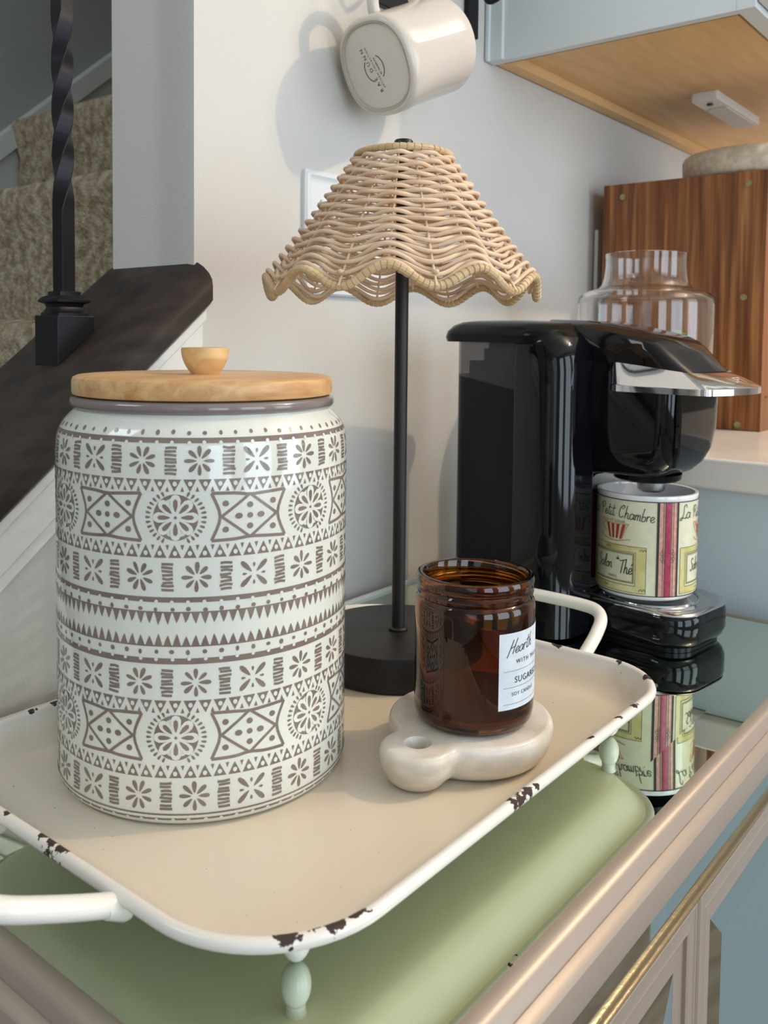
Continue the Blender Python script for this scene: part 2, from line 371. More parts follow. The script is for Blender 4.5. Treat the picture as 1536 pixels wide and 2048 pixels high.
    rr = nt.nodes.new('ShaderNodeMapRange'); rr.inputs[3].default_value = .3; rr.inputs[4].default_value = .8; nt.links.new(mx2.outputs[0], rr.inputs[0]); nt.links.new(rr.outputs[0], b.inputs['Roughness'])
    M['enamel'] = m
node_mats()
M['enamellit'] = mat('underside_lit_enamel', srgb(250, 240, 216), .35, coat=.2, coatr=.2)  # paler than the tray: light bounced up off the mirror is put into the colour
M['enamelw'] = mat('white_enamel', srgb(232, 228, 218), .25, coat=.3)

# ------------------------------------------------------------------ structure
WY = .61                      # face of the long wall
FZ, CZ = -.80, 1.70           # floor and ceiling
SL = .835                     # pitch of the stairs
def capz(x): return .3035+SL*(x-.505)     # underside of the stair cap
def prism(poly, y0, y1):
    """polygon in XZ extruded along Y"""
    n = len(poly); v = [(x, y0, z) for x, z in poly]+[(x, y1, z) for x, z in poly]
    f = [tuple(range(n)), tuple(reversed(range(n, 2*n)))]+[(i, i+n, (i+1) % n+n, (i+1) % n) for i in range(n)]
    return v, f
xl = -.85
wb = MB(); wb.add(*prism([(4.2, FZ), (4.2, CZ), (.50, CZ), (.50, FZ)], WY, WY+.117)); wb.add(*prism([(.50, FZ), (.50, capz(.50)-.02), (xl, capz(xl)-.02), (xl, FZ)], WY, WY+.117))
struct(wb.build('wall_back', M['wall'], smooth=0))
fl = MB(); fl.box(-2.6, 4.3, -2.3, 2.6, FZ-.05, FZ); struct(fl.build('floor', M['floor'], smooth=0))
cl = MB(); cl.box(-2.6, 4.3, -2.3, 2.6, CZ, CZ+.05); struct(cl.build('ceiling', M['ceil'], smooth=0))
o_ = MB(); o_.box(-2.6, -2.5, -2.3, 2.6, FZ, CZ); struct(o_.build('wall_left', M['wall'], smooth=0))
o_ = MB(); o_.box(4.2, 4.3, -2.3, 2.6, FZ, CZ); struct(o_.build('wall_right', M['wall'], smooth=0))
o_ = MB(); o_.box(-2.5, 4.2, 1.65, 1.75, FZ, CZ); struct(o_.build('wall_stairwell', M['wallcool'], smooth=0))
# opposite wall with three window openings
o_ = MB(); xs = [-2.6, -1.6, -.6, -.15, .85, 1.3, 2.3, 4.3]
o_.box(-2.6, 4.3, -2.3, -2.2, FZ, -.25); o_.box(-2.6, 4.3, -2.3, -2.2, 1.35, CZ)
for i in (0, 2, 4, 6): o_.box(xs[i], xs[i+1], -2.3, -2.2, -.25, 1.35)
struct(o_.build('wall_front', M['wall'], smooth=0))
for i in (1, 3, 5):
    f_ = MB(); a, b_ = xs[i], xs[i+1]
    f_.box(a, a+.05, -2.25, -2.19, -.25, 1.35); f_.box(b_-.05, b_, -2.25, -2.19, -.25, 1.35)
    f_.box(a, b_, -2.25, -2.19, -.25, -.2); f_.box(a, b_, -2.25, -2.19, 1.3, 1.35)
    f_.box((a+b_)/2-.012, (a+b_)/2+.012, -2.24, -2.2, -.25, 1.35); f_.box(a, b_, -2.24, -2.2, .54, .57)
    struct(f_.build('window_%d' % ((i+1)//2), M['white'], smooth=0))

# carpeted stairs rising to the right behind the knee wall
def cstep(k): return .903+.232*k, .482+.195*k       # riser foot (x, z)
st = MB()
for k in range(-6, 5):
    x, z = cstep(k); zt = z+.195
    # rounded nosing profile in XZ, extruded across the stair
    prof = [(x, z-.25), (x, z+.01), (x+.004, z+.12), (x-.006, zt-.045), (x-.012, zt-.02), (x-.004, zt-.004), (x+.014, zt), (x+.26, zt+.002), (x+.26, z-.25)]
    st.add(*prism(prof, .735, 1.62))
so = st.build('staircase', M['carpet'], smooth=50); struct(so)
# skirt board with its cap along the far stair wall
sk = MB()
def skz(x): return .6363+.86*(x-.8817)
sk.add(*prism([(-.9, skz(-.9)-.02), (1.9, skz(1.9)-.02), (1.9, skz(1.9)-.55), (-.9, skz(-.9)-.55)], 1.625, 1.65))
sk.add(*prism([(-.9, skz(-.9)+.012), (1.9, skz(1.9)+.012), (1.9, skz(1.9)-.03), (-.9, skz(-.9)-.03)], 1.61, 1.65))
struct(sk.build('trim_1', mat('stair_trim_paint', srgb(196, 200, 196), .5), smooth=0))
# white moulding under the cap on the front of the knee wall: board and bead
tr = MB()
x0, x1 = xl, .502
tr.add(*prism([(x0, capz(x0)), (x1, capz(x1)), (x1, capz(x1)-.047), (x0, capz(x0)-.047)], WY-.010, WY+.002))
tr.add(*prism([(x0, capz(x0)-.046), (x1, capz(x1)-.046), (x1, capz(x1)-.061), (x0, capz(x0)-.061)], WY-.006, WY+.002))
tr.add(*prism([(x0, capz(x0)-.004), (x1, capz(x1)-.004), (x1, capz(x1)-.014), (x0, capz(x0)-.014)], WY-.015, WY+.002))
struct(tr.build('trim_2', M['white'], smooth=0, bevel=.0015))
# dark cap: rounded board following the pitch
cp = MB(); rings = []
y0, y1, th = WY-.021, .752, .038
sec = [(y0+.004, 0), (y1-.004, 0), (y1, .004), (y1, .024), (y1-.004, .030), (y1-.012, .034), (y1-.022, .0375), (y0+.030, th), (y0+.020, .0365), (y0+.012, .0325), (y0+.005, .0270), (y0+.001, .0215), (y0, .0160), (y0, .004)]
for x in (xl, -.3, .1, .3, .45, .503):
    rings.append([(x, y, capz(x)-.002+z) for y, z in sec])
cp.loft(rings)
capo = cp.build('stair_cap', M['cap'], smooth=40); struct(capo)

# ------------------------------------------------------------------ twisted iron baluster
BX, BY = .4126, .668
zc = capz(BX)+.0365
bal = thing('iron_baluster', 'twisted dark iron baluster standing on the sloping dark stair cap', 'baluster', (BX, BY, zc))
b = MB(); hs = .0064; rings = []
for k in range(221):
    z = .01+k/220*1.1
    zz = z+zc; tw = 0
    t = (zz-.374)/(.532-.374); tw = 2*PI*min(max(t, 0), 1)*1.0
    # eased twist ends
    if 0 < t < 1: tw = 2*PI*(t*t*(3-2*t)*.25+t*.75)
    tw += .12
    q = []
    for (sx, sy) in ((1, 1), (-1, 1), (-1, -1), (1, -1)):
        for dd in ((-.10, 0), (0, -.10)):
            ax, ay = sx*hs, sy*hs
            if (sx*sy > 0) == (dd[0] == 0): pass
            ax2 = ax*(1+dd[0]); ay2 = ay*(1+dd[1])
            q.append((math.atan2(ay2, ax2), math.hypot(ax2, ay2)))
    q.sort()
    rings.append([(r_*math.cos(a+tw), r_*math.sin(a+tw), z) for a, r_ in q])
b.loft(rings); b.build('bar', M['iron'], bal, smooth=25)
# shoe: angled block, cove and top plate
b = MB(); s = .0168
b.add(*(lambda p: ([(x, y, (SL*x-.001 if z == 0 else z)) for x, y, z in p], [(0, 3, 2, 1), (4, 5, 6, 7), (0, 1, 5, 4), (1, 2, 6, 5), (2, 3, 7, 6), (3, 0, 4, 7)]))(
    [(-s, -s, 0), (s, -s, 0), (s, s, 0), (-s, s, 0), (-s, -s, .026), (s, -s, .026), (s, s, .026), (-s, s, .026)]))
sh = b.build('shoe', M['iron'], bal, smooth=0, bevel=.0008)
b = MB(); rings = []
for hw, z in ((.0135, .0255), (.0135, .028), (.0115, .030), (.0105, .033), (.0115, .0355), (.0150, .037), (.0152, .0385), (.0125, .0415), (.0095, .0425), (.0095, .0455), (.0070, .0460)):
    rings.append(rrect(-hw, hw, -hw, hw, .0008, z, 2))
b.loft(rings); b.build('shoe_collar', M['iron'], bal, smooth=30)

# ------------------------------------------------------------------ mirrored chest
CX0, CX1, CY0, CY1 = .2035, .903, .1897, .592
chest = thing('mirrored_chest', 'mirror-topped chest with champagne moulded frame carrying the tray', 'chest', ((CX0+CX1)/2, (CY0+CY1)/2, FZ))
def Lc(mb):        # chest-local coordinates
    ox, oy = (CX0+CX1)/2, (CY0+CY1)/2
    mb.v = [(x-ox, y-oy, z-FZ) for x, y, z in mb.v]; return mb
BV = .029; dz = -.0004      # the bevel acts like a wedge: the silvering appears to rise towards the edge
b = MB()
b.add([(CX0+BV, CY0+BV, 0), (CX1-BV, CY0+BV, 0), (CX1-BV, CY1, 0), (CX0+BV, CY1, 0)], [(0, 1, 2, 3)])
b.add([(CX0, CY0, -dz), (CX1, CY0, -dz), (CX1-BV, CY0+BV, 0), (CX0+BV, CY0+BV, 0)], [(0, 1, 2, 3)])
b.add([(CX1, CY0, -dz), (CX1, CY1, -dz), (CX1-BV, CY1, 0), (CX1-BV, CY0+BV, 0)], [(0, 1, 2, 3)])
b.add([(CX0, CY0, -dz), (CX0+BV, CY0+BV, 0), (CX0+BV, CY1, 0), (CX0, CY1, -dz)], [(0, 1, 2, 3)])
b.box(CX0, CX1, CY0, CY1, -.012, -.0035)
Lc(b).build('mirror_top', M['mirror'], chest, smooth=0)
# cornice: section swept round left, front and right with mitres; (outward, z)
SEC = [(-.0015, -.004), (-.0004, .0012), (.0020, .0020), (.0050, .0014), (.0085, -.0010), (.0112, -.0042), (.0122, -.0064), (.0130, -.0062),
       (.0150, -.0070), (.0186, -.0092), (.0193, -.0100), (.0216, -.0220), (.0212, -.0238), (.0200, -.0248), (.0120, -.0260), (-.0015, -.0260)]
def sweepU(sec, name, mt, parent=chest, sm=30):
    b = MB(); rings = []
    for (cx, cy, dx, dy) in ((CX0, CY1, -1, 0), (CX0, CY0, -1, -1), (CX1, CY0, 1, -1), (CX1, CY1, 1, 0)):
        rings.append([(cx+dx*o_, cy+dy*o_, z) for o_, z in sec])
    b.loft(rings, True, True); return Lc(b).build(name, mt, parent, smooth=sm)
sweepU(SEC, 'cornice', M['champ'])
b = MB(); b.box(CX0-.009, CX1+.009, CY0-.009, CY1, -.74, -.020); Lc(b).build('carcass', M['champ'], chest, smooth=0)
b = MB(); b.box(CX0-.0095, CX1+.0095, CY0-.0100, CY0-.0085, -.0600, -.024); Lc(b).build('frieze_mirror', M['mirrordoor'], chest, smooth=0)
b = MB()
bp = []
for i in range(9):
    a = -PI/2+PI*i/8; bp.append((.0100+.0040*math.cos(a), -.0615+.0021*math.sin(a)))
sweepU([(.008, -.0637)]+bp+[(.008, -.0593)], 'gold_bead', M['gold'])
b = MB(); b.box(CX0-.010, CX1+.010, CY1, CY1+.004, -.02, .0035); Lc(b).build('back_edge', M['white'], chest, smooth=0, bevel=.001)
for k in range(4):
    lx = CX0+.02 if k % 2 == 0 else CX1-.02; ly = CY0+.02 if k < 2 else CY1-.03
    b = MB(); b.lathe([(.012, FZ+.0), (.016, FZ+.03), (.022, -.735)], 20, (lx, ly)); Lc(b).build('leg', M['champ'], chest)
XM = .533
yF = CY0-.0090
for (a, b_) in ((CX0-.008, XM-.0015), (XM+.0015, CX1+.008)):
    zt, zb, fwid = -.0645, -.72, .0145
    b = MB()   # frame of four bars
    FO = [(a, zb), (b_, zb), (b_, zt), (a, zt)]
    FP = [(0, 0), (0, -.0022), (.0012, -.0034), (.0030, -.0034), (.0040, -.0026), (.0105, -.0024), (.0125, -.0030), (.0145, -.0022), (.0145, .003)]
    for k4 in range(4):       # mitred, moulded bars
        (ax_, az_), (bx_, bz_) = FO[k4], FO[(k4+1) % 4]
        sg = [(1, 1), (-1, 1), (-1, -1), (1, -1)]
        s0, s1 = sg[k4], sg[(k4+1) % 4]
        b.loft([[(ax_+s0[0]*i_, yF+d_, az_+s0[1]*i_) for i_, d_ in FP], [(bx_+s1[0]*i_, yF+d_, bz_+s1[1]*i_) for i_, d_ in FP]], False, False, closed=False)
    dr = Lc(b).build('door', M['champ'], chest, smooth=20)
    i0, i1, j0, j1 = a+fwid, b_-fwid, zb+fwid, zt-fwid; bw = .034
    b = MB()
    V = [(i0, yF+.0015, j0), (i1, yF+.0015, j0), (i1, yF+.0015, j1), (i0, yF+.0015, j1), (i0+bw, yF-.0018, j0+bw), (i1-bw, yF-.0018, j0+bw), (i1-bw, yF-.0018, j1-bw), (i0+bw, yF-.0018, j1-bw)]
    b.add(V, [(0, 1, 5, 4), (1, 2, 6, 5), (2, 3, 7, 6), (3, 0, 4, 7), (4, 5, 6, 7)])
    Lc(b).build('bevelled_mirror', M['mirrordoor'], dr, smooth=0)
    b = MB(); kx = b_-.02 if a < .4 else a+.02
    b.sphere((kx-.0, yF-.022, -.36), .010); b.tube([(kx, yF-.018, -.36), (kx, yF-.008, -.36)], .004); Lc(b).build('knob', M['gold'], dr)

# ------------------------------------------------------------------ tray
tray = thing('serving_tray', 'cream enamel serving tray with chipped rolled rim standing on the mirrored chest', 'tray', (0, 0, 0))
TX0, TX1, TY0, TY1 = .2140, .5985, .2205, .5010
def tring(ins, z, r): return rrect(TX0+ins, TX1-ins, TY0+ins, TY1-ins, [max(q-ins, .004) for q in (.062, .050, .055, .058)], z, 14)
b = MB(); RR = .053
prof = [(.030, .0250), (.024, .0254), (.019, .0270), (.014, .0308), (.009, .0355), (.0048, .0400), (.0036, .0425)]
# rolled bead
bead = [(.0036*0+.0000-.0030*math.cos(PI*t_)+.0004, .0420+.0030*math.sin(PI*t_)) for t_ in (0,)]
rings = [tring(i, z, RR) for i, z in prof]
for k in range(0, 13):
    a = math.radians(20+k*25); rings.append(tring(.0002+.0032*math.cos(a), .0422+.0032*math.sin(a), RR))
rings += [tring(i+.0012, z-.0014, RR) for i, z in reversed(prof[:-1])]
b.loft(rings, True, True)
nq = len(rings[0]); b.m = [1 if k >= nq*(len(prof)+12) else 0 for k in range(len(b.f))]; b.m[-2] = 0; b.m[-1] = 1
tr_ = b.build('tray_body', [M['enamel'], M['enamellit']], tray, smooth=50)
for (fx, fy) in ((.2745, .2660), (.5735, .2560), (.2745, .4650), (.5600, .4700)):
    b = MB(); b.sphere((fx, fy, .0107), .0069, .0105, 24); b.lathe([(.0048, .0185), (.0044, .0210), (.0052, .0242)], 16, (fx, fy)); b.build('foot', M['enamelw'], tray)
def handle(sgn, X, yA, yB):
    b = MB()
    half = [(-.001, 0, .0375), (.012, .0005, .0425), (.030, .002, .0500), (.046, .006, .0562), (.0555, .015, .0595), (.0585, .030, .0605)]
    pts = [(X+sgn*a_, yA+y_, z_) for a_, y_, z_ in half]+[(X+sgn*.059, (yA+yB)/2, .0607)]+[(X+sgn*a_, yB-y_, z_) for a_, y_, z_ in reversed(half)]
    b.tube(cat_rom(pts, 8), .0050, 16); h = b.build('handle', M['enamelw'], tray)
    for y in (yA, yB):
        b = MB(); b.lathe([(.0062, -.004), (.0068, -.001), (.0057, .003), (.0050, .006)], 16)
        b.v = [(X+sgn*(.001+z), y+x, .0375+yy+z*.35) for x, yy, z in b.v]
        b.build('weld_collar', M['enamelw'], h)
handle(-1, TX0, .310, .412); handle(1, TX1, .291, .402)

# ------------------------------------------------------------------ canister
CAx, CAy, CR = .3431, .4087, .0827
caz = math.atan2(CAy, CAx)+PI         # direction towards the photographer
can = thing('canister', 'large cream ceramic canister with taupe stamped folk pattern and wooden lid', 'canister', (CAx, CAy, .0252))
def canR(z):
    P = [(0, .0785), (.0025, .0815), (.006, CR), (.185, CR), (.1925, .0822), (.1975, .0808), (.2015, .0786), (.205, .0755), (.2075, .0730), (.2100, .0722)]
    for (a, ra), (b_, rb) in zip(P, P[1:]):
        if z <= b_: return ra+(rb-ra)*(z-a)/(b_-a)
    return P[-1][1]
b = MB(); prof = [(.060, .002), (.074, .001), (.0770, 0)]
zs = [0, .001, .0025, .004, .006]+[.01+.0175*i for i in range(11)]+[.187, .189, .191, .1925, .195, .1975, .1995, .2015, .2035, .205, .2065, .2075, .209, .210]
b.lathe([(.0745, .0008)]+[(canR(z), z) for z in zs]+[(.068, .210), (.068, .006), (.02, .005)], 160)
body = b.build('body', M['glaze'], can, smooth=60)
b = MB(); b.lathe([(.0722, .2085), (.0742, .2090), (.0752, .2105), (.0753, .2125), (.0745, .2142), (.0725, .2150), (.069, .2150), (.069, .2085)], 128); b.build('rim_band', M['rimgrey'], can, smooth=60)
lid = MB(); lid.lathe([(.0715, .2153), (.0735, .2160), (.0740, .2175), (.0740, .2235), (.0733, .2252), (.0712, .2262), (.060, .2265)], 128)
lido = lid.build('lid', M['acacia'], can, smooth=40)
b = MB(); b.lathe([(.0078, .2262), (.0084, .2272), (.0100, .2294), (.0117, .2322), (.0129, .2352), (.0136, .2385), (.0137, .2408), (.0134, .2419), (.0105, .2421)], 64); b.build('knob', M['rubber'], lido, smooth=50)
# stamped pattern
pt = MB(); D = []; Wt = []
J = lambda a: random.uniform(-a, a)
CIRC = 2*PI*CR
def dots_row(v, n, r_, ph=0):
    for i in range(n):
        D.append(disc((i+ph)/n*CIRC+J(.0004), v+J(.0003), r_*random.uniform(.75, 1.1), r_*random.uniform(.8, 1.2), 8))
def band(v0, v1, n, side):
    D.append(rect(0, CIRC, v0, v1, 180))
    for i in range(n):
        Wt.append(disc(i/n*CIRC+J(.0004), (v0 if side < 0 else v1)+J(.0002)+(.0003 if side < 0 else -.0003), .0010, .0010, 8))
def petals(cx, cy, n, r0, r1, wd, rot, sy=1):
    for i in range(n):
        a = rot+2*PI*i/n+J(.05); l = (r1-r0)*random.uniform(.88, 1.08); m = (r0+r1)/2
        D.append(drop(cx+m*math.cos(a), cy+sy*m*math.sin(a), l, 1.28*wd*random.uniform(.85, 1.15), a))
SEQ = 'FXFFXFXFFXFXFFXFXF'
def floral(v0, v1, ph):
    n = 18; pitch = CIRC/n; cy = (v0+v1)/2; h = (v1-v0)/2
    for i in range(n):
        cx = (i+ph)*pitch
        if SEQ[i] == 'F': petals(cx, cy, 8, .0016, h*.96, .0021, PI/8*(i % 2)+PI/2, 1.0)
        else:
            for a in (PI/4, 3*PI/4, 5*PI/4, 7*PI/4):
                m = h*.72; D.append(drop(cx+m*math.cos(a), cy+m*math.sin(a)*.9, h*1.0, .0032, a))
            for a in (0, PI/2, PI, 3*PI/2):
                D.append(drop(cx+h*.62*math.cos(a), cy+h*.55*math.sin(a), .0024, .0016, a))
        sx = cx+pitch/2; m = 8
        for k in range(m):
            y = v0+.0006+(v1-v0-.0012)*(k+.5)/m
            D.append(ribbon([(sx-.0029+J(.0004), y+J(.0004)), (sx, y+J(.0003)), (sx+.0029+J(.0004), y+J(.0004))], .0013, 3))
def tris(v0, v1, d, n=70):
    pitch = CIRC/n; 
    for i in range(n):
        cx = i*pitch; hw = pitch*.43; a, c = (v1, v0) if d < 0 else (v0, v1)
        D.append(([(cx-hw, a), (cx+hw, a), (cx+J(.0003), c)], [(0, 1, 2)]))
        Wt.append(disc(cx+J(.0002), a+(c-a)*.36, .00115, .0013, 7))
        cx += pitch/2; q = .0009
        D.append(([(cx-q, c), (cx+q, c), (cx, c+(a-c)*.42)], [(0, 1, 2)]))
def motif(v0, v1):
    n = 7; pitch = CIRC/n; cy = (v0+v1)/2; h = (v1-v0)/2
    for i in range(n):
        cx = (i-.195)*pitch
        # roundel: dark disc with a white scalloped rosette, petals and a dotted ring
        D.append(disc(cx, cy, .0112, h*.97, 36))
        for k in range(8):
            a = 2*PI*k/8+PI/8*0+PI/2; Wt.append(drop(cx+.0062*math.cos(a), cy+.0064*math.sin(a), .0104, .0066, a, 12))
        Wt.append(disc(cx, cy, .0035, .0035, 12))
        for k in range(8):
            a = 2*PI*k/8+PI/2; E3.append(drop(cx+.0058*math.cos(a), cy+.0060*math.sin(a), .0066, .0030, a, 8))
        E3.append(disc(cx, cy, .0008, .0008, 7))
        for k in range(34):
            a = 2*PI*k/34; rx = .0140; x, y = rx*math.cos(a), rx*math.sin(a)*.92
            if abs(y) > h*1.0: continue
            D.append(drop(cx+x, cy+y, .0029, .0017, a, 7))
        # diamond box
        bx = cx+pitch/2; hw = .0195; vx = .0145
        for s in (-1, 1):
            D.append(ribbon([(bx-hw, cy+s*h), (bx-.008, cy+s*h*.96+J(.0003)), (bx, cy+s*h*.9), (bx+.008, cy+s*h*.96+J(.0003)), (bx+hw, cy+s*h)], .0016, 4))
            D.append(ribbon([(bx+s*hw, cy-h), (bx+s*vx*1.05, cy), (bx+s*hw, cy+h)], .0015, 4))
            D.append(ribbon([(bx+s*vx, cy), (bx+s*vx*.5, cy+h*.45+J(.0003)), (bx, cy+h*.92)], .0014, 3))
            D.append(ribbon([(bx+s*vx, cy), (bx+s*vx*.5, cy-h*.45+J(.0003)), (bx, cy-h*.92)], .0014, 3))
            for t_ in (-1, 1): D.append(disc(bx+s*.0125, cy+t_*h*.55, .0017, .0016, 8))
            D.append(disc(bx+s*.0058, cy, .0020, .0016, 8)); D.append(disc(bx, cy+s*h*.45, .0017, .0016, 8))
        D.append(disc(bx, cy, .0016, .0015, 8))
def spikes(v0, v1, n=112):
    D.append(rect(0, CIRC, min(v0, v0+(.0007 if v1 < v0 else -.0007)), max(v0, v0+(.0007 if v1 < v0 else -.0007)), 160))
    for i in range(n):
        cx = i/n*CIRC; hw = CIRC/n*.42; tip = v1+J(.0008); m = v0+(tip-v0)*.55
        D.append(([(cx-hw, v0), (cx+hw, v0), (cx+hw*.5, m), (cx+J(.0003), tip), (cx-hw*.5, m)], [(0, 1, 2, 3, 4)]))
E3 = []
dots_row(.2008, 64, .0012); band(.1957, .1983, 64, -1)
floral(.1792, .1950, -.09); tris(.1717, .1778, -1); motif(.1468, .1707); tris(.1385, .1450, 1)
floral(.1208, .1368, -.14); band(.1160, .1186, 64, -1); dots_row(.1124, 64, .0012)
spikes(.1106, .1050); spikes(.0942, .0996); dots_row(.0908, 64, .0012); band(.0846, .0876, 64, 1)
floral(.0672, .0830, -.16); tris(.0596, .0660, -1); motif(.0350, .0590); tris(.0262, .0326, 1)
floral(.0085, .0248, -.18); band(.0040, .0076, 64, -1)
for k, shp in enumerate((D, Wt, E3)):
    wrap(pt, shp, CR, .00018+.00014*k, caz, 1 if k == 1 else 0, Rz=canR)
pt.build('stamped_pattern', [M['print'], M['glaze']], can, smooth=0)

# ------------------------------------------------------------------ marble board and candle jar
MX, MY = .4500, .2905
def sdf(x, y):
    a = math.hypot(x, y)-.0495
    hx, hy = x+.0530, y-.0005
    b_ = math.hypot(hx, hy)-.0215
    k = .0055; h = max(k-abs(a-b_), 0)/k
    return min(a, b_)-h*h*k*.25
def mring(level, z, n=120):
    out = []
    for i in range(n):
        a = 2*PI*i/n; lo, hi = 0, .1
        # denser rays toward the handle
        a = a+.35*math.sin(a)  # i=0 -> +x ; handle at pi
        for _ in range(26):
            m = (lo+hi)/2
            # march outward: find the last radius inside
            if sdf(m*math.cos(a), m*math.sin(a)) < level: lo = m
            else: hi = m
        out.append((lo*math.cos(a), lo*math.sin(a), z))
    return out
b = MB(); H_ = .0222
rings = [mring(l, z) for l, z in ((-.011, 0), (-.0075, .0008), (-.0048, .0030), (-.0025, .0065), (-.0010, .0105), (-.0002, .0145), (0, .0178), (-.0004, .0198), (-.0012, .0210), (-.0024, .0219), (-.0036, .0222))]
b.loft(rings)
mar = b.build('marble_board', M['marble'], loc=(MX, MY, .0252), smooth=50)
tag(mar, 'small round white marble board with holed handle under the amber jar', 'board')
cut = MB(); cut.lathe([(.0058, -.01), (.0052, .010), (.0060, .017), (.0088, .0245)], 28, (-.0530, .0005))
co = cut.build('cut', M['marble'], loc=(MX, MY, .0252))
md = mar.modifiers.new('hole', 'BOOLEAN'); md.object = co; md.operation = 'DIFFERENCE'; md.solver = 'EXACT'
dg = bpy.context.evaluated_depsgraph_get(); me = bpy.data.meshes.new_from_object(mar.evaluated_get(dg)); mar.modifiers.clear(); mar.data = me
me.shade_smooth(); me.set_sharp_from_angle(angle=math.radians(50)); bpy.data.objects.remove(co)

JX, JY, JR = .4482, .2875, .0358
jz = .0252+.0222+.0002
jaz = math.atan2(JY, JX)+PI
jar = thing('candle_jar', 'open amber glass candle jar with pale paper label on the marble board', 'jar', (JX, JY, jz))
b = MB(); t_ = .0028
outer = [(.002, .0012), (.024, .0010), (.0290, 0), (.0325, .0012), (.0350, .0045), (JR, .0090), (JR, .0690), (.0354, .0725), (.0340, .0742), (.0333, .0748), (.0333, .0762), (.0345, .0768), (.0349, .0780), (.0343, .0792),
         (.0336, .0800), (.0336, .0808), (.0348, .0815), (.0352, .0835), (.0352, .0855), (.0345, .0872), (.0332, .0878)]
inner = [(.0315, .0876), (.0307, .0864), (.0305, .0780), (.0306, .0745), (.0322, .0715), (JR-t_, .0680), (JR-t_, .0100), (.0305, .0060), (.026, .0045), (.002, .0045)]
b.lathe(outer+inner, 96); b.build('glass', M['amber'], jar, smooth=40)
b = MB(); b.lathe([(.0295, .0051), (JR-t_-.0004, .0075), (JR-t_-.0004, .0120), (.0300, .0115), (.004, .0110)], 48); b.build('wax', M['wax'], jar)
# label: from 20 degrees right of the viewer, carrying on round the side
sa = JR*math.radians(23); lw = .056
b = MB(); wrap(b, [rect(sa, sa+lw, .0165, .0605, 24)], JR, .00025, jaz, 0)
lab = b.build('label', M['paper'], jar, smooth=60)
b = MB(); P_ = []; G_ = []
P_ += script('Hearth', sa+.0055, .0482, .0078, .00042, slope=.10, shear=.25)
P_.append(block('WITH MAIN', sa+.0115, .0425, .0036, 1.35))
P_.append(block('SUGARED FIG', sa+.0105, .0315, .0052, 1.1))
P_.append(block('SOY CANDLE', sa+.0085, .0242, .0030, 1.15))
for v_ in (.0385, .0290, .0195): G_.append(rect(sa+.003, sa+lw-.003, v_, v_+.00022, 20))
wrap(b, P_, JR, .00045, jaz, 0); wrap(b, G_, JR, .0004, jaz, 1)
b.build('label_print', [M['ink'], M['greyink']], lab, smooth=0)

# ------------------------------------------------------------------ wicker table lamp
LX, LY = .5358, .4128
laz = math.atan2(LY, LX)+PI
lampo = thing('table_lamp', 'small table lamp with scalloped wicker shade on black stem and disc base', 'lamp', (LX, LY, .0252))
Z0 = .0252
b = MB(); b.lathe([(.0640, 0), (.0656, .0012), (.0656, .0238), (.0650, .0250), (.0640, .0254), (.006, .0254)], 128); b.build('base', M['lampblk'], lampo, smooth=30)
b = MB(); b.lathe([(.0072, .0254), (.0074, .0268), (.0066, .0280), (.0050, .0284), (.0050, .3835), (.0052, .3860)], 40); b.build('pole', M['lampblk'], lampo, smooth=40)
b = MB(); b.lathe([(.0050, .386), (.0068, .3862), (.0072, .3900), (.0070, .3945), (.0062, .3955), (.003, .3957)], 32); b.build('finial', M['lampblk'], lampo, smooth=40)
ZT, ZB, RT, RB = .4075-Z0, .3110-Z0, .0346, .1000
NS = 10; crest = laz-math.radians(5.6)
def sc_(phi): return math.cos(NS*(phi-crest))
def shadeR(z): return RT+(RB-RT)*(ZT-z)/(ZT-ZB)
# shade: top ring spider plus stakes in one mesh, each woven strand its own sub-part
b = MB()
for k in range(20):
    ph = crest+k*2*PI/20; end = ZB+.0062*sc_(ph)
    b.tube([((shadeR(z)-.0012)*math.cos(ph), (shadeR(z)-.0012)*math.sin(ph), z) for z in [ZT+(end-ZT)*i/8 for i in range(9)]], .0009, 6)
    if k % 2 == 1:      # knotted stake ends above the troughs
        z = ZB+.0062*sc_(ph)+.0095; r_ = shadeR(z)+.0026; b.sphere((r_*math.cos(ph), r_*math.sin(ph), z), .0024, .0018, 10)
for k in range(3):
    a = laz+k*2*PI/3+.5; b.tube([(.0045*math.cos(a), .0045*math.sin(a), ZT-.004), (RT*math.cos(a), RT*math.sin(a), ZT)], .0012, 6)
shade = b.build('lamp_shade', M['wicker'], lampo, smooth=60)
NR = 27; N_ = 240
for i in range(NR):
    f_ = (i+.6)/NR; zb = ZT-.0015+(ZB+.004-ZT)*f_
    amp = .0064*f_**2.8; ph0 = PI*(i % 2); A = .0019+.0009*min(1, f_*1.6+.2)
    jit = random.uniform(0, 6)
    pts = []
    for k in range(N_):
        ph = 2*PI*k/N_
        z = zb+amp*sc_(ph)+.0004*math.sin(3*ph+jit)+.00025*math.sin(17*ph+jit)
        # over one stake, behind the next; rows alternate
        wv = math.cos(NS*(ph-crest)+ph0)
        r_ = shadeR(zb)+A*wv
        z += .00045*wv
        pts.append((r_*math.cos(ph), r_*math.sin(ph), z))
    b = MB(); b.tube(pts, .00164+.00010*random.uniform(-1, 1), 7, closed=True)
    b.build('wicker_strand', M['wicker'], shade, smooth=80)
def wrapped(name, R0, z_of, r0, nw, per):
    pts = []; n = nw*per
    for k in range(n):
        ph = 2*PI*k/n; pts.append(((R0+.0008*sc_(ph)*(R0 > .05))*math.cos(ph), (R0+.0008*sc_(ph)*(R0 > .05))*math.sin(ph), z_of(ph)))
    def rad(t): 
        s_ = (t*nw) % 1; return r0*(.80 if s_ < .12 else 1.04-.14*s_)
    b = MB(); b.tube(pts, rad, 10, closed=True); return b.build(name, M['wrap'], shade, smooth=28)
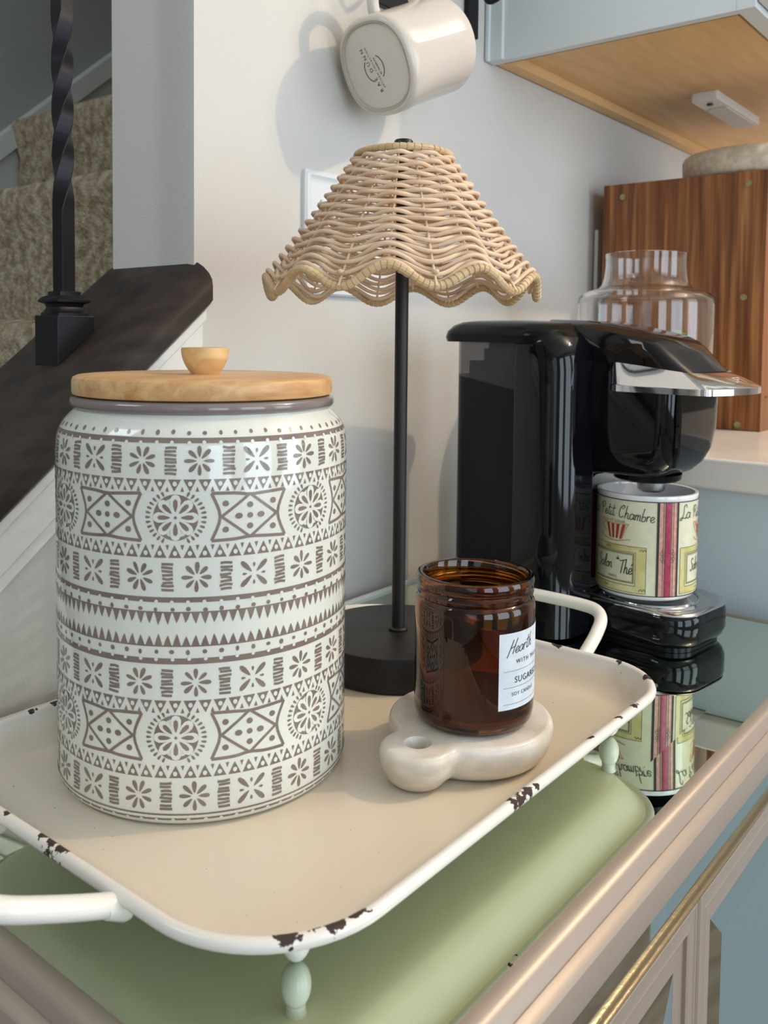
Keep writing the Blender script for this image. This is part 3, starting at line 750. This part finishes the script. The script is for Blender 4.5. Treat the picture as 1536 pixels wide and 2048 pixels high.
wrapped('top_binding', RT+.0004, lambda p: ZT+.0012, .0027, 44, 7)
_x = wrapped('scalloped_binding', RB+.0006, lambda p: ZB+.0066*sc_(p)+.0006*math.sin(2*p), .0031, 168, 6)

# the shade hangs a touch lower at the back
ax = Vector((-math.sin(laz), math.cos(laz), 0)); pv = Vector((0, 0, ZB))
Rm = Matrix.Rotation(math.radians(1.3), 4, ax)
if (Rm @ Vector((math.cos(laz), math.sin(laz), 0))).z < 0: Rm = Matrix.Rotation(math.radians(-1.3), 4, ax)
shade.matrix_local = Matrix.Translation(pv) @ Rm @ Matrix.Translation(-pv)

# ------------------------------------------------------------------ coffee maker
KC = (.806, .325); KA = -math.radians(8)
km = thing('coffee_maker', 'glossy black single-cup coffee maker with chrome lift handle on the chest', 'coffee maker', (KC[0], KC[1], .0003), KA)
# local x = across (right), y = depth (back)
b = MB()      # drip base
rings = [rrect(-.0490+i, .0530-i, -.0640+i, .10, (.030, .034, .01, .01), z, 8) for i, z in ((.005, .004), (.002, .007), (.0, .013), (0, .0290), (.001, .0325), (.003, .0345))]
b.loft(rings); base = b.build('drip_base', M['black'], km, smooth=40)
b = MB(); b.loft([rrect(-.043, .047, -.057, .04, (.025, .028, .01, .01), z, 8) for z in (0, .0045)]); b.build('foot_pad', M['satin'], base)
b = MB()
o1 = [rrect(-.0482+i, .0522-i, -.0632+i, .052, (.0295, .0335, .006, .006), z, 8) for i, z in ((0, .0335), (.0008, .0352), (.003, .0362), (.006, .0360), (.009, .0350), (.012, .0350))]
b.loft(o1); b.build('drip_plate', M['chrome'], base, smooth=50)
b = MB()      # raised ring and finger slot on the plate
b.tube([(.043*math.cos(2*PI*i/60)+.002, .043*math.sin(2*PI*i/60)-.002, .0352) for i in range(60)], .0013, 6, closed=True)
b.build('drip_ring', M['chrome'], base)
b = MB(); b.loft([rrect(.034, .046, .006, .024, .0058, z, 6) for z in (.0345, .0356)]); b.build('finger_slot', M['satin'], base)
b = MB()      # body behind the mug
b.loft([rrect(-.050, .054, .050, .168, (.004, .012, .02, .02), z, 6) for z in (0.003, .272)])
b.build('body', M['black'], km, smooth=40)
b = MB()      # rounded left column
rings = []
for z, dy in ((.003, 0), (.245, 0), (.256, .001), (.266, .004), (.274, .009), (.280, .016), (.284, .024)):
    rings.append(rrect(-.1015+dy*.25, -.046, .030+dy, .085, (.026, .006, .004, .004), z, 10))
b.loft(rings); b.build('front_column', M['black'], km, smooth=50)
b = MB()      # lower, dark part of the tank
P0 = rrect(-.0985, -.046, .062, .164, (.002, .002, .012, .018), 0, 6)
def tz(y): return .2215+(y-.054)*.155
b.loft([[(x*.995, y, .006) for x, y, z in P0], [(x, y, .05) for x, y, z in P0], [(x, y, tz(y)) for x, y, z in P0]])
b.build('water_tank', M['satin'], km, smooth=40)
b = MB(); out = [[(x-.0003 if x < -.07 else x, y, tz(y)) for x, y, z in P0], [(x-.0003 if x < -.07 else x, y, .2705) for x, y, z in P0]]
inn = [[(-.072+(x+.072)*.95, .113+(y-.113)*.97, .2705) for x, y, z in P0], [(-.072+(x+.072)*.95, .113+(y-.113)*.97, tz(y)+.001) for x, y, z in P0]]
b.loft(out+inn, False, False); b.build('tank_window', M['smoke'], km, smooth=40)
b = MB(); b.loft([rrect(-.092, -.052, .08, .15, .008, z, 5) for z in (.22, .252)]); b.loft([rrect(-.086, -.052, .105, .135, .005, z, 5) for z in (.252, .264)]); b.build('tank_insert', M['satin'], km)
b = MB()      # top cover with a skirt that drops at the left
rings = []
for i, z in ((.000, .2700), (-.0012, .2740), (.000, .2800), (.005, .2858), (.012, .2892), (.022, .2905), (.034, .2910)):
    rg = rrect(-.1030+i, .056-i*.6, .047+i*1.1, .1790-i*.8, (.028, .018, .02, .024), z, 10)
    rings.append([(x, y, zz-.045*max(0, .10-y)*(.5 if x < -.02 else .25)) for x, y, zz in rg])
b.loft(rings); b.build('top_cover', M['satin'], km, smooth=50)
# brew head: bowl shaped lower part
b = MB(); rings = []
HP = (.014, .024, .01, .004)
for z, i, r_ in ((.1505, .0300, .012), (.1520, .0200, .016), (.1560, .0130, .018), (.1640, .0070, .018), (.1760, .0030, .016), (.1950, .0008, .015), (.2300, 0, .015), (.2460, .0005, .015)):
    rings.append(rrect(-.0560+i*.6, .0500-i*1.15, -.0500+i*1.1, .055, (r_, r_+.014, .004, .004), z, 10))
b.loft(rings); head = b.build('brew_head', M['black'], km, smooth=45)
b = MB(); b.tube([(-.0440, -.0500, .244), (-.0445, -.0502, .205), (-.0415, -.0478, .178), (-.034, -.041, .164)], .0032, 8); b.build('head_rib', M['black'], head)
b = MB(); b.lathe([(.027, .1452), (.030, .1470), (.031, .1520)], 40, (-.010, -.002)); b.build('nozzle_collar', M['satin'], head)
b = MB(); b.lathe([(.010, .1340), (.0125, .1360), (.0130, .1440)], 32, (-.006, -.004)); b.build('nozzle', M['steel'], head)
# flip lid of the head: flat top that drops steeply at the front
b = MB()
def lidsec(y, ztop, zbot, xa, xb):
    c = .008
    return [(xa, y, zbot), (xa+.0005, y, ztop-.012), (xa+.004, y, ztop-.004), (xa+.014, y, ztop), (xb-.016, y, ztop), (xb-.005, y, ztop-.004), (xb-.001, y, ztop-.012), (xb, y, zbot)]
b.loft([lidsec(.090, .2925, .262, -.050, .046), lidsec(.060, .2915, .245, -.0530, .048), lidsec(.030, .2875, .242, -.0545, .049), lidsec(0, .2812, .242, -.0555, .049),
        lidsec(-.018, .2770, .242, -.0555, .048), lidsec(-.028, .2730, .242, -.0550, .046), lidsec(-.040, .2630, .242, -.054, .043), lidsec(-.052, .2530, .2420, -.0520, .039), lidsec(-.0600, .2465, .2410, -.050, .035)])
b.build('head_lid', M['black'], km, smooth=42)
# chrome handle plate wrapping the head front
lo = [(-.0590, .008), (-.0640, .004), (-.0668, -.006), (-.0672, -.030), (-.0672, -.060), (-.0662, -.080), (-.0620, -.0868), (-.050, -.0905), (-.028, -.0955), (-.004, -.0965), (.018, -.0925), (.036, -.0850), (.046, -.0770), (.0505, -.0660), (.0515, -.045), (.0505, -.02)]
hi = [(-.0570, .009), (-.0590, .006), (-.0600, .000), (-.0590, -.020), (-.0575, -.045), (-.0555, -.058), (-.0510, -.0610), (-.042, -.0625), (-.026, -.0640), (-.006, -.0645), (.012, -.0640), (.026, -.0620), (.034, -.0580), (.040, -.050), (.043, -.036), (.044, -.015)]
zl = [.2285]*5+[.2285]*11; zh = [.2530, .2535, .2535, .2515, .2485, .2470, .2462, .2460, .2460, .2460, .2460, .2460, .2462, .2470, .2480, .2490]
def smx(a): return [tuple(p) for p in cat_rom([(p[0], p[1], p[2]) for p in a], 4)]
rA = smx([(p[0], p[1], z) for p, z in zip(lo, zl)]); rB = smx([(p[0], p[1], z+.0052) for p, z in zip(lo, zl)])
rB2 = smx([(p[0]*.985, p[1]*.985, z+.0062) for p, z in zip(lo, zl)])
rC = smx([(p[0], p[1], z) for p, z in zip(hi, zh)]); rD = smx([(p[0]*.96, p[1]*.96, z-.004) for p, z in zip(hi, zh)])
rE = smx([(p[0]*.90, p[1]*.93, z+.001) for p, z in zip(lo, zl)])
n = len(rA); b = MB(); b.loft([list(x) for x in (rA, rB, rB2, rC, rD, rE, rA)], False, False, closed=False)
hd = b.build('lift_handle', M['chrome'], km, smooth=32)
b = MB(); tv, tf = block('LIFT', 0, 0, .0115, 1.15, True)
sl = math.atan2(.0115, .030)
b.add([(-.006+x, -.0875+y*math.cos(sl)*1.3, .2376+.0010+y*math.sin(sl)*1.25) for x, y in tv], tf)
b.build('handle_lettering', M['plast'], hd, smooth=0)
b = MB(); b.loft([[(x, .0498-d, z) for x, z, _ in rrect(-.0290, .0480, .036, .1445, (.001, .001, .014, .014), 0, 6)] for d in (0, .0022)]); b.build('back_plate', M['steel'], km, smooth=40)

# ------------------------------------------------------------------ printed mug on the drip plate
GX, GY, GR = .8077, .3288, .0456
gaz = math.atan2(GY, GX)+PI
mg = thing('printed_mug', 'cream printed mug with red and pink stripes standing under the coffee maker', 'mug', (GX, GY, .0385))
b = MB()
b.lathe([(.034, .0012), (.0375, 0), (.0405, .0008), (.0440, .0030), (GR, .0065), (GR, .0925), (.0459, .0945), (.0455, .0960), (.0440, .0966), (.0424, .0958), (.0420, .0935), (.0418, .010), (.036, .006), (.002, .0055)], 96)
b.build('mug_body', M['porc'], mg, smooth=50)
b = MB(); ha = gaz+PI; hp = []
for i in range(15):
    a = -PI*.42+PI*.84*i/14; hp.append(((GR-.006+.027*math.cos(a))*math.cos(ha), (GR-.006+.027*math.cos(a))*math.sin(ha), .049+.030*math.sin(a)))
b.tube(hp, .0048, 12); b.build('mug_handle', M['porc'], mg)
PR = 2*PI*GR/3; A_ = {k: [] for k in range(9)}
def D2(d): return math.radians(d)*GR
A_[0].append(rect(-PI*GR, PI*GR, .0062, .0915, 120))
lin = []
lin += [rect(-PI*GR, PI*GR, .0058, .0066, 120), rect(-PI*GR, PI*GR, .0909, .0917, 120)]
TP = .0915
for rep in (-1, 0, 1):
    o_x = rep*PR
    s0 = D2(11.7)+o_x; s1 = D2(37)+o_x
    A_[1].append(rect(s0, s1, .0062, TP, 8)); A_[2].append(rect(D2(21)+o_x, D2(27.8)+o_x, .0062, TP, 3))
    for d0, d1 in ((11.7, 14.2), (35, 37)): lin.append(rect(D2(d0)+o_x, D2(d1)+o_x, .0062, TP, 2))
    for d in (18.6, 20.7, 27.9, 30.2): lin.append(rect(D2(d)+o_x, D2(d+.5)+o_x, .0062, TP, 1))
    for k in range(5):
        for s in (-1, 1):
            cx, cy = D2(24.4)+o_x+s*(.0042+.0012*(k % 2)), .0430+.0023*(k-2)
            lin.append(ribbon([(cx+.0014*math.cos(a), cy+.0014*math.sin(a)) for a in [2*PI*i/8 for i in range(9)]], .0003, 1))
    x0 = D2(-80)+o_x
    lin += script('La', D2(-81)+o_x, TP-.0152, .0118, .00065, slope=-.02, sx=1.1); lin += script('Petit', D2(-59)+o_x, TP-.0155, .0105, .00065, slope=-.02, sx=.95)
    lin += script('Chambre', D2(-32)+o_x, TP-.0162, .0112, .00065, slope=-.075, sx=.90)
    lin.append(block('ILE ST LOUIS', D2(-51)+o_x, TP-.0213, .0034, 1.15))
    # cup
    cx = D2(-38)+o_x; cy = TP-.0300
    A_[0].append(([(cx-.011, cy+.008), (cx+.0145, cy+.008), (cx+.009, cy-.006), (cx-.006, cy-.006)], [(0, 3, 2, 1)]))
    for k in range(4):
        xa = cx-.0085+k*.0058; xb = cx-.0048+k*.0036
        A_[4].append(([(xa, cy+.0072), (xa+.0032, cy+.0072), (xb+.0020, cy-.006), (xb, cy-.006)], [(0, 3, 2, 1)]))
    och = [ribbon([(cx-.012, cy+.0078), (cx, cy+.0072), (cx+.0155, cy+.0080)], .0007), ribbon([(cx-.014, cy-.0035), (cx-.009, cy-.0070), (cx+.002, cy-.0082), (cx+.014, cy-.0060), (cx+.0165, cy-.0058)], .0008),
           ribbon([(cx-.008, cy-.001), (cx-.012, cy+.003), (cx-.015, cy+.0085), (cx-.013, cy+.0105), (cx-.0105, cy+.008), (cx-.0125, cy+.0050)], .0008), ribbon([(cx+.0150, cy+.0078), (cx+.012, cy+.003), (cx+.0085, cy-.006)], .0006)]
    A_[3] += och
    # ornate frame with Salon de Thé panel
    f0, f1, g0, g1 = D2(-80)+o_x, D2(1)+o_x, TP-.0835, TP-.0415
    A_[5].append(rect(f0, f1, g0, g1, 24))
    i_ = .0062; A_[6].append(rect(f0+i_, f1-i_-.003, g0+i_, g1-i_+.001, 20))
    lin += frame2(f0+i_, f1-i_-.003, g0+i_, g1-i_+.001, .00035); lin += frame2(f0+i_+.003, f1-i_-.0055, g0+i_+.0035, g1-i_-.0015, .00025)
    A_[7] += frame2(f0+i_+.0016, f1-i_-.0042, g0+i_+.002, g1-i_-.0, .0012)
    lin += frame2(f0, f1, g0, g1, .0003)
    lin += script('Salon', f0+.0135, g0+.0195, .0108, .0007, sx=.85)
    lin += script('de', f0+.037, g0+.0285, .0036, .0004); lin += script('Thé', f0+.040, g0+.0165, .0125, .0008, sx=.75)
    lin.append(block('PARIS', f0+.029, g0+.0115, .0034, 1.1))
    for (qx, qy) in ((f0+.028, g1-.003), (f0+.026, g0+.003), (f1-.003, g0+.003), (f1-.003, g1-.003)):
        lin.append(ribbon([(qx-.003, qy-.001), (qx-.0012, qy+.0012), (qx, qy-.0008), (qx+.0014, qy+.0012), (qx+.003, qy-.001)], .0004, 3))
order = [(A_[0], 0), (A_[1], 1), (A_[5], 5), (A_[6], 0), (A_[2], 2), (A_[7], 7), (A_[4], 4), (A_[3], 3), (lin, 8)]
b = MB()
for k, (shp, mi) in enumerate(order): wrap(b, shp, GR, .00012+.00008*k, gaz, mi)
b.build('mug_print', [M['cream'], M['pink'], M['crimson'], M['ochre'], M['terra'], M['olive'], M['cream'], M['olive2'], M['ink']], mg, smooth=0)

# ------------------------------------------------------------------ hanging mug and rack
a_ = Vector((.90, -.10, .42)).normalized()
C0 = Vector((.6735, .5545, .5310))
zu = (Vector((0, 0, 1))-a_*a_.z).normalized(); yu = a_.cross(zu)
def hm(x, y, z):      # local: z along the axis from the base, x = up side (handle), y = sideways
    return tuple(a_*z+zu*x+yu*y)
hang = thing('hanging_mug', 'plain off-white stoneware mug hanging tilted by its handle, stamped base showing', 'mug', tuple(C0))
b = MB(); rings = []; NN = 96
def sq(r_, z, e=2.5):
    out = []
    for i in range(NN):
        t_ = 2*PI*i/NN; c, s_ = math.cos(t_), math.sin(t_); k = (abs(c)**e+abs(s_)**e)**(-1/e)
        out.append(hm(r_*k*c, r_*k*s_*1.0, z))
    return out
for r_, z, e in ((.001, .0030, 2.3), (.0385, .0030, 2.4), (.0405, .0010, 2.4), (.0415, 0, 2.4), (.0430, 0, 2.4), (.0452, .0018, 2.4), (.0468, .0060, 2.4), (.0472, .015, 2.3), (.0468, .035, 2.15), (.0470, .060, 2.05), (.0478, .085, 2), (.0482, .0965, 2), (.0476, .0985, 2), (.0462, .0980, 2), (.0456, .095, 2), (.0445, .02, 2.1), (.038, .009, 2.2), (.001, .008, 2.2)):
    rings.append(sq(r_, z, e))
b.loft(rings); b.build('mug_body', M['ware'], hang, smooth=50)
b = MB(); rings = [sq(.0385, .0028, 2.4), sq(.0386, .0022, 2.4), sq(.0001, .0022, 2.4)]
b.loft(rings, False, False); b.build('mug_base', M['wareb'], hang, smooth=0)
b = MB(); b.loft([sq(.0412, -.0003, 2.4), sq(.0400, -.0001, 2.4), sq(.0393, .0012, 2.4)], False, False); b.build('foot_ring', M['foot'], hang)
hp = []
for x, z in ((.043, .020), (.054, .021), (.068, .028), (.0755, .044), (.0755, .060), (.068, .074), (.056, .080), (.044, .080)):
    hp.append(hm(x, 0, z))
pp = cat_rom(hp, 6); b = MB(); b.tube(pp, .0058, 14); b.build('mug_handle', M['ware'], hang)
# stamp on the base, reading up the page in the photograph
b = MB(); sh_ = []
tx = [('RAE DUNN', .0048, .0058, 1.75), ('ARTISAN COLLECTION', .0004, .0029, 1.45), ('BY MAGENTA', -.0038, .0028, 1.0)]
for s_, y, sz, spc in tx: sh_.append(block(s_, 0, y, sz, spc, True))
for k, (t0, t1) in enumerate(((35, 145), (205, 320))):
    sh_.append(ribbon([(.0125*math.cos(math.radians(a)), .0022+.0125*math.sin(math.radians(a))) for a in range(t0, t1+1, 10)], .0008, 2))
for v, f in sh_:
    # text x axis runs up in the picture (towards local up), text up runs to the left
    b.add([hm(.000+(x*math.cos(.30)-y*math.sin(.30)), -(y*math.cos(.30)+x*math.sin(.30))-.001, .00195) for x, y in v], [tuple(reversed(q)) for q in f])
for s_ in ():
    pass
b.build('base_stamp', M['ink'], hang, smooth=0)
rk = thing('mug_rack', 'black metal mug rack on the wall behind the hanging mug', 'rack', (.85, WY, .66))
b = MB(); b.box(.055, .0765, -.008, -.0005, -.028, .16); b.build('upright', M['iron'], rk, smooth=0, bevel=.0015)
b = MB(); b.box(-.118, -.030, -.008, -.0005, -.040, .16); b.build('back_plate', M['iron'], rk, smooth=0, bevel=.0015)
b = MB(); b.box(-.03, .055, -.007, -.0005, .10, .13); b.build('crossbar', M['iron'], rk, smooth=0, bevel=.001)
b = MB()
hk = cat_rom([(-.100, -.008, .012), (-.108, -.030, -.012), (-.112, -.050, -.016), (-.114, -.070, -.010), (-.116, -.082, .010)], 8)
b.tube(hk, .0028, 8); b.build('hook', M['iron'], rk)
b = MB()
hk = cat_rom([(.064, -.008, .07), (.058, -.028, .012), (.054, -.046, .004), (.050, -.060, .014), (.049, -.066, .03)], 8)
b.tube(hk, .0030, 8); b.build('hook', M['iron'], rk)

# ------------------------------------------------------------------ wall plate behind the lamp
wp = thing('switch_plate', 'white moulded light switch plate on the wall behind the wicker shade', 'switch plate', (.6940, WY, .3750))
b = MB(); W2, H2 = .0625, .0605
fr = [(0, 0), (0, -.004), (.002, -.0062), (.005, -.0062), (.0075, -.0040), (.010, -.0030), (.012, -.0030)]
b.loft([[(x, -(-yy), z) for x, z, yy in [(q[0], q[1], d) for q in rrect(-W2+i, W2-i, -H2+i, H2-i, .003, 0, 3)]] for i, d in fr], True, True)
b.build('plate', M['plate'], wp, smooth=30)
for sx in (-.023, .023):
    b = MB(); b.box(sx-.0165, sx+.0165, -.0055, -.003, -.0335, .0335); b.build('rocker', M['plate'], wp, smooth=0, bevel=.0008)

# ------------------------------------------------------------------ counter, cabinets
ct = thing('countertop', 'pale quartz countertop slab beyond the coffee maker', 'countertop', (.93, .61, .1526))
b = MB(); b.box(0, 1.9, -.64, -.001, -.033, 0); b.build('slab', M['counter'], ct, smooth=0, bevel=.004)
bc = thing('base_cabinet', 'pale blue-grey base cabinet side under the quartz countertop', 'cabinet', (.944, .61, FZ))
b = MB(); b.box(0, 1.85, -.60, -.001, .09, .9185); b.build('cabinet_box', M['basecab'], bc, smooth=0)
b = MB(); b.box(.03, 1.82, -.54, -.02, 0, .09); b.build('toe_kick', M['basecab'], bc, smooth=0)
for k in range(3):
    b = MB(); b.box(.01+.61*k, .60+.61*k, -.622, -.6, .11, .74); d_ = b.build('door', M['basecab'], bc, smooth=0, bevel=.002)
    b = MB(); b.box(.01+.61*k, .60+.61*k, -.622, -.6, .755, .905); d2 = b.build('drawer', M['basecab'], bc, smooth=0, bevel=.002)
    b = MB(); b.sphere((.305+.61*k, -.64, .83), .012); b.build('knob', M['steel'], d2)
    b = MB(); b.sphere((.56+.61*k, -.64, .66), .012); b.build('knob', M['steel'], d_)

uc = thing('upper_cabinet', 'white wall cabinet with bare plywood underside above the counter', 'cabinet', (.96, WY, .613))
b = MB(); b.box(0, .012, -.300, -.001, 0, .76); b.build('side_panel', M['cabwhite'], uc, smooth=0, bevel=.0006)
b = MB(); b.box(-.006, 0, -.0245, -.001, 0, .76); b.box(-.0095, -.004, -.0075, -.001, 0, .76); b.build('scribe_moulding', M['cabwhite'], uc, smooth=0, bevel=.002)
b = MB(); b.box(.012, .0165, -.30, -.014, .001, .02); b.build('panel_edge', M['plydark'], uc, smooth=0)
b = MB(); b.box(.012, 1.5, -.022, -.003, .0015, .03); b.build('back_rail', M['ply'], uc, smooth=0)
b = MB(); b.box(.012, 1.5, -.285, -.021, .0135, .03); b.build('bottom_panel', M['ply'], uc, smooth=0)
b = MB(); b.box(.0, 1.5, -.3195, -.300, 0, .76); b.build('face_frame', M['cabwhite'], uc, smooth=0, bevel=.0008)
b = MB(); b.box(.012, 1.5, -.30, -.003, .03, .76); b.build('cabinet_box', M['cabwhite'], uc, smooth=0)
for k in range(3):
    a = .004+.49*k
    b = MB(); b.box(a, a+.484, -.3405, -.3205, .006, .75); d_ = b.build('door', M['cabwhite'], uc, smooth=0, bevel=.002)
    b = MB(); b.box(a+.07, a+.414, -.3445, -.3405, .08, .68); b.build('raised_panel', M['cabwhite'], d_, smooth=0, bevel=.003)
    b = MB(); b.sphere((a+.455, -.356, .05), .011); b.build('knob', M['steel'], d_)
pk = thing('puck_light', 'small white bar light fixed under the upper cabinet', 'light', (1.392, .458, .6265))
b = MB(); b.loft([rrect(-.1, .1, -.019, .019, .004, z, 4) for z in (-.0125, 0)]); b.build('housing', M['plast'], pk, smooth=40, bevel=.001)
b = MB(); b.loft([rrect(-.045, .093, -.0155, .0155, .004, z, 4) for z in (-.0145, -.0124)]); b.build('lens', M['wareb'], pk, smooth=40)
b = MB(); b.lathe([(.004, -.0150), (.0045, -.0124)], 16, (-.075, 0)); b.build('sensor', M['satin'], pk)

# ------------------------------------------------------------------ things on the counter
CTZ = .1530
wx = thing('walnut_box', 'tall walnut veneered box with brass screws standing on the countertop', 'box', (1.24, .352, CTZ))
b = MB(); b.box(0, .018, 0, .231, 0, .3455); b.build('side_panel', M['walnut'], wx, smooth=0, bevel=.0006)
b = MB(); b.box(.018, .30, 0, .018, 0, .3455); b.box(.018, .30, .213, .231, 0, .3455); b.box(.30, .318, 0, .231, 0, .3455)
b.box(.018, .30, .018, .213, .3275, .3455); b.build('carcass', M['walnut'], wx, smooth=0)
b = MB(); b.box(.02, .30, -.0012, .001, .044, .047); b.build('drawer_gap', M['plydark'], wx, smooth=0)
for (y, z) in ((.201, .3265), (.024, .3290), (.026, .1790), (.029, .0075), (.205, .0075)):
    b = MB(); b.lathe([(.0005, 0), (.0026, 0), (.0042, .0008), (.0044, .0018), (.0008, .0010)], 18)
    b.v = [(-zz, y+xx, z+yy) for xx, yy, zz in b.v]; b.build('screw', M['brass'], wx)
bw = MB(); bw.lathe([(.070, 0), (.098, .0005), (.1035, .006), (.1045, .030), (.1025, .0345), (.100, .0365), (.096, .0375), (.092, .0365), (.088, .033), (.086, .012), (.02, .008)], 96)
tag(bw.build('stone_bowl', M['travert'], loc=(1.345, .395+.0, CTZ+.3460), smooth=50), 'round speckled cream stone bowl resting on top of the walnut box', 'bowl')
jg = (1.0385, .4315)
gj = thing('glass_jar', 'clear glass jar with narrow neck in front of the walnut box', 'jar', (jg[0], jg[1], CTZ))
b = MB(); o_p = [(.001, .003), (.068, .0025), (.0755, 0), (.0785, .004), (.0795, .010), (.0795, .164), (.0785, .1705), (.0745, .1755), (.066, .1790), (.0560, .1815), (.0515, .1860), (.0488, .1950), (.0475, .2060), (.0474, .2175), (.0478, .2215), (.0474, .2235)]
i_p = [(.0455, .2230), (.0452, .2060), (.0464, .1940), (.0490, .1850), (.0545, .1790), (.0655, .1762), (.0730, .1725), (.0765, .1680), (.0772, .162), (.0772, .012), (.074, .0055), (.001, .0055)]
b.lathe(o_p+i_p, 96); b.build('glass', M['glass'], gj, smooth=50)
# mossy filler inside
k = 0
for (dx, dy, z, r_) in ((.03, .0, .042, .036), (-.03, .028, .042, .036), (-.022, -.036, .041, .035), (.020, -.028, .098, .033), (-.03, .014, .099, .031), (.028, .030, .1, .03)):
    b = MB(); b.sphere((0, 0, 0), r_, r_, 24)
    b.v = [tuple(Vector(p)*(1+.09*math.sin(p[0]*210+k)*math.sin(p[1]*190+k)*math.cos(p[2]*170))) for p in b.v]
    o_ = b.build('moss_ball', M['moss'], loc=(jg[0]+dx, jg[1]+dy, CTZ+z), smooth=70)
    tag(o_, ['mossy green ball low in the clear glass jar, nearest the walnut box', 'mossy green ball low in the clear glass jar, nearest the wall', 'mossy green ball low in the clear glass jar, nearest the coffee maker', 'mossy green ball in the upper layer of the glass jar, on the room side', 'mossy green ball in the upper layer of the glass jar, on the wall side', 'mossy green ball in the upper layer of the glass jar, showing beside the walnut box'][k], 'ornament', 'moss balls in the glass jar'); k += 1
wbd = MB(); wbd.box(0, .2, -.006, 0, 0, .285)
tag(wbd.build('white_board', M['plast'], loc=(1.262, .607, CTZ), smooth=0, bevel=.001), 'thin white board standing between the walnut box and the wall', 'board')
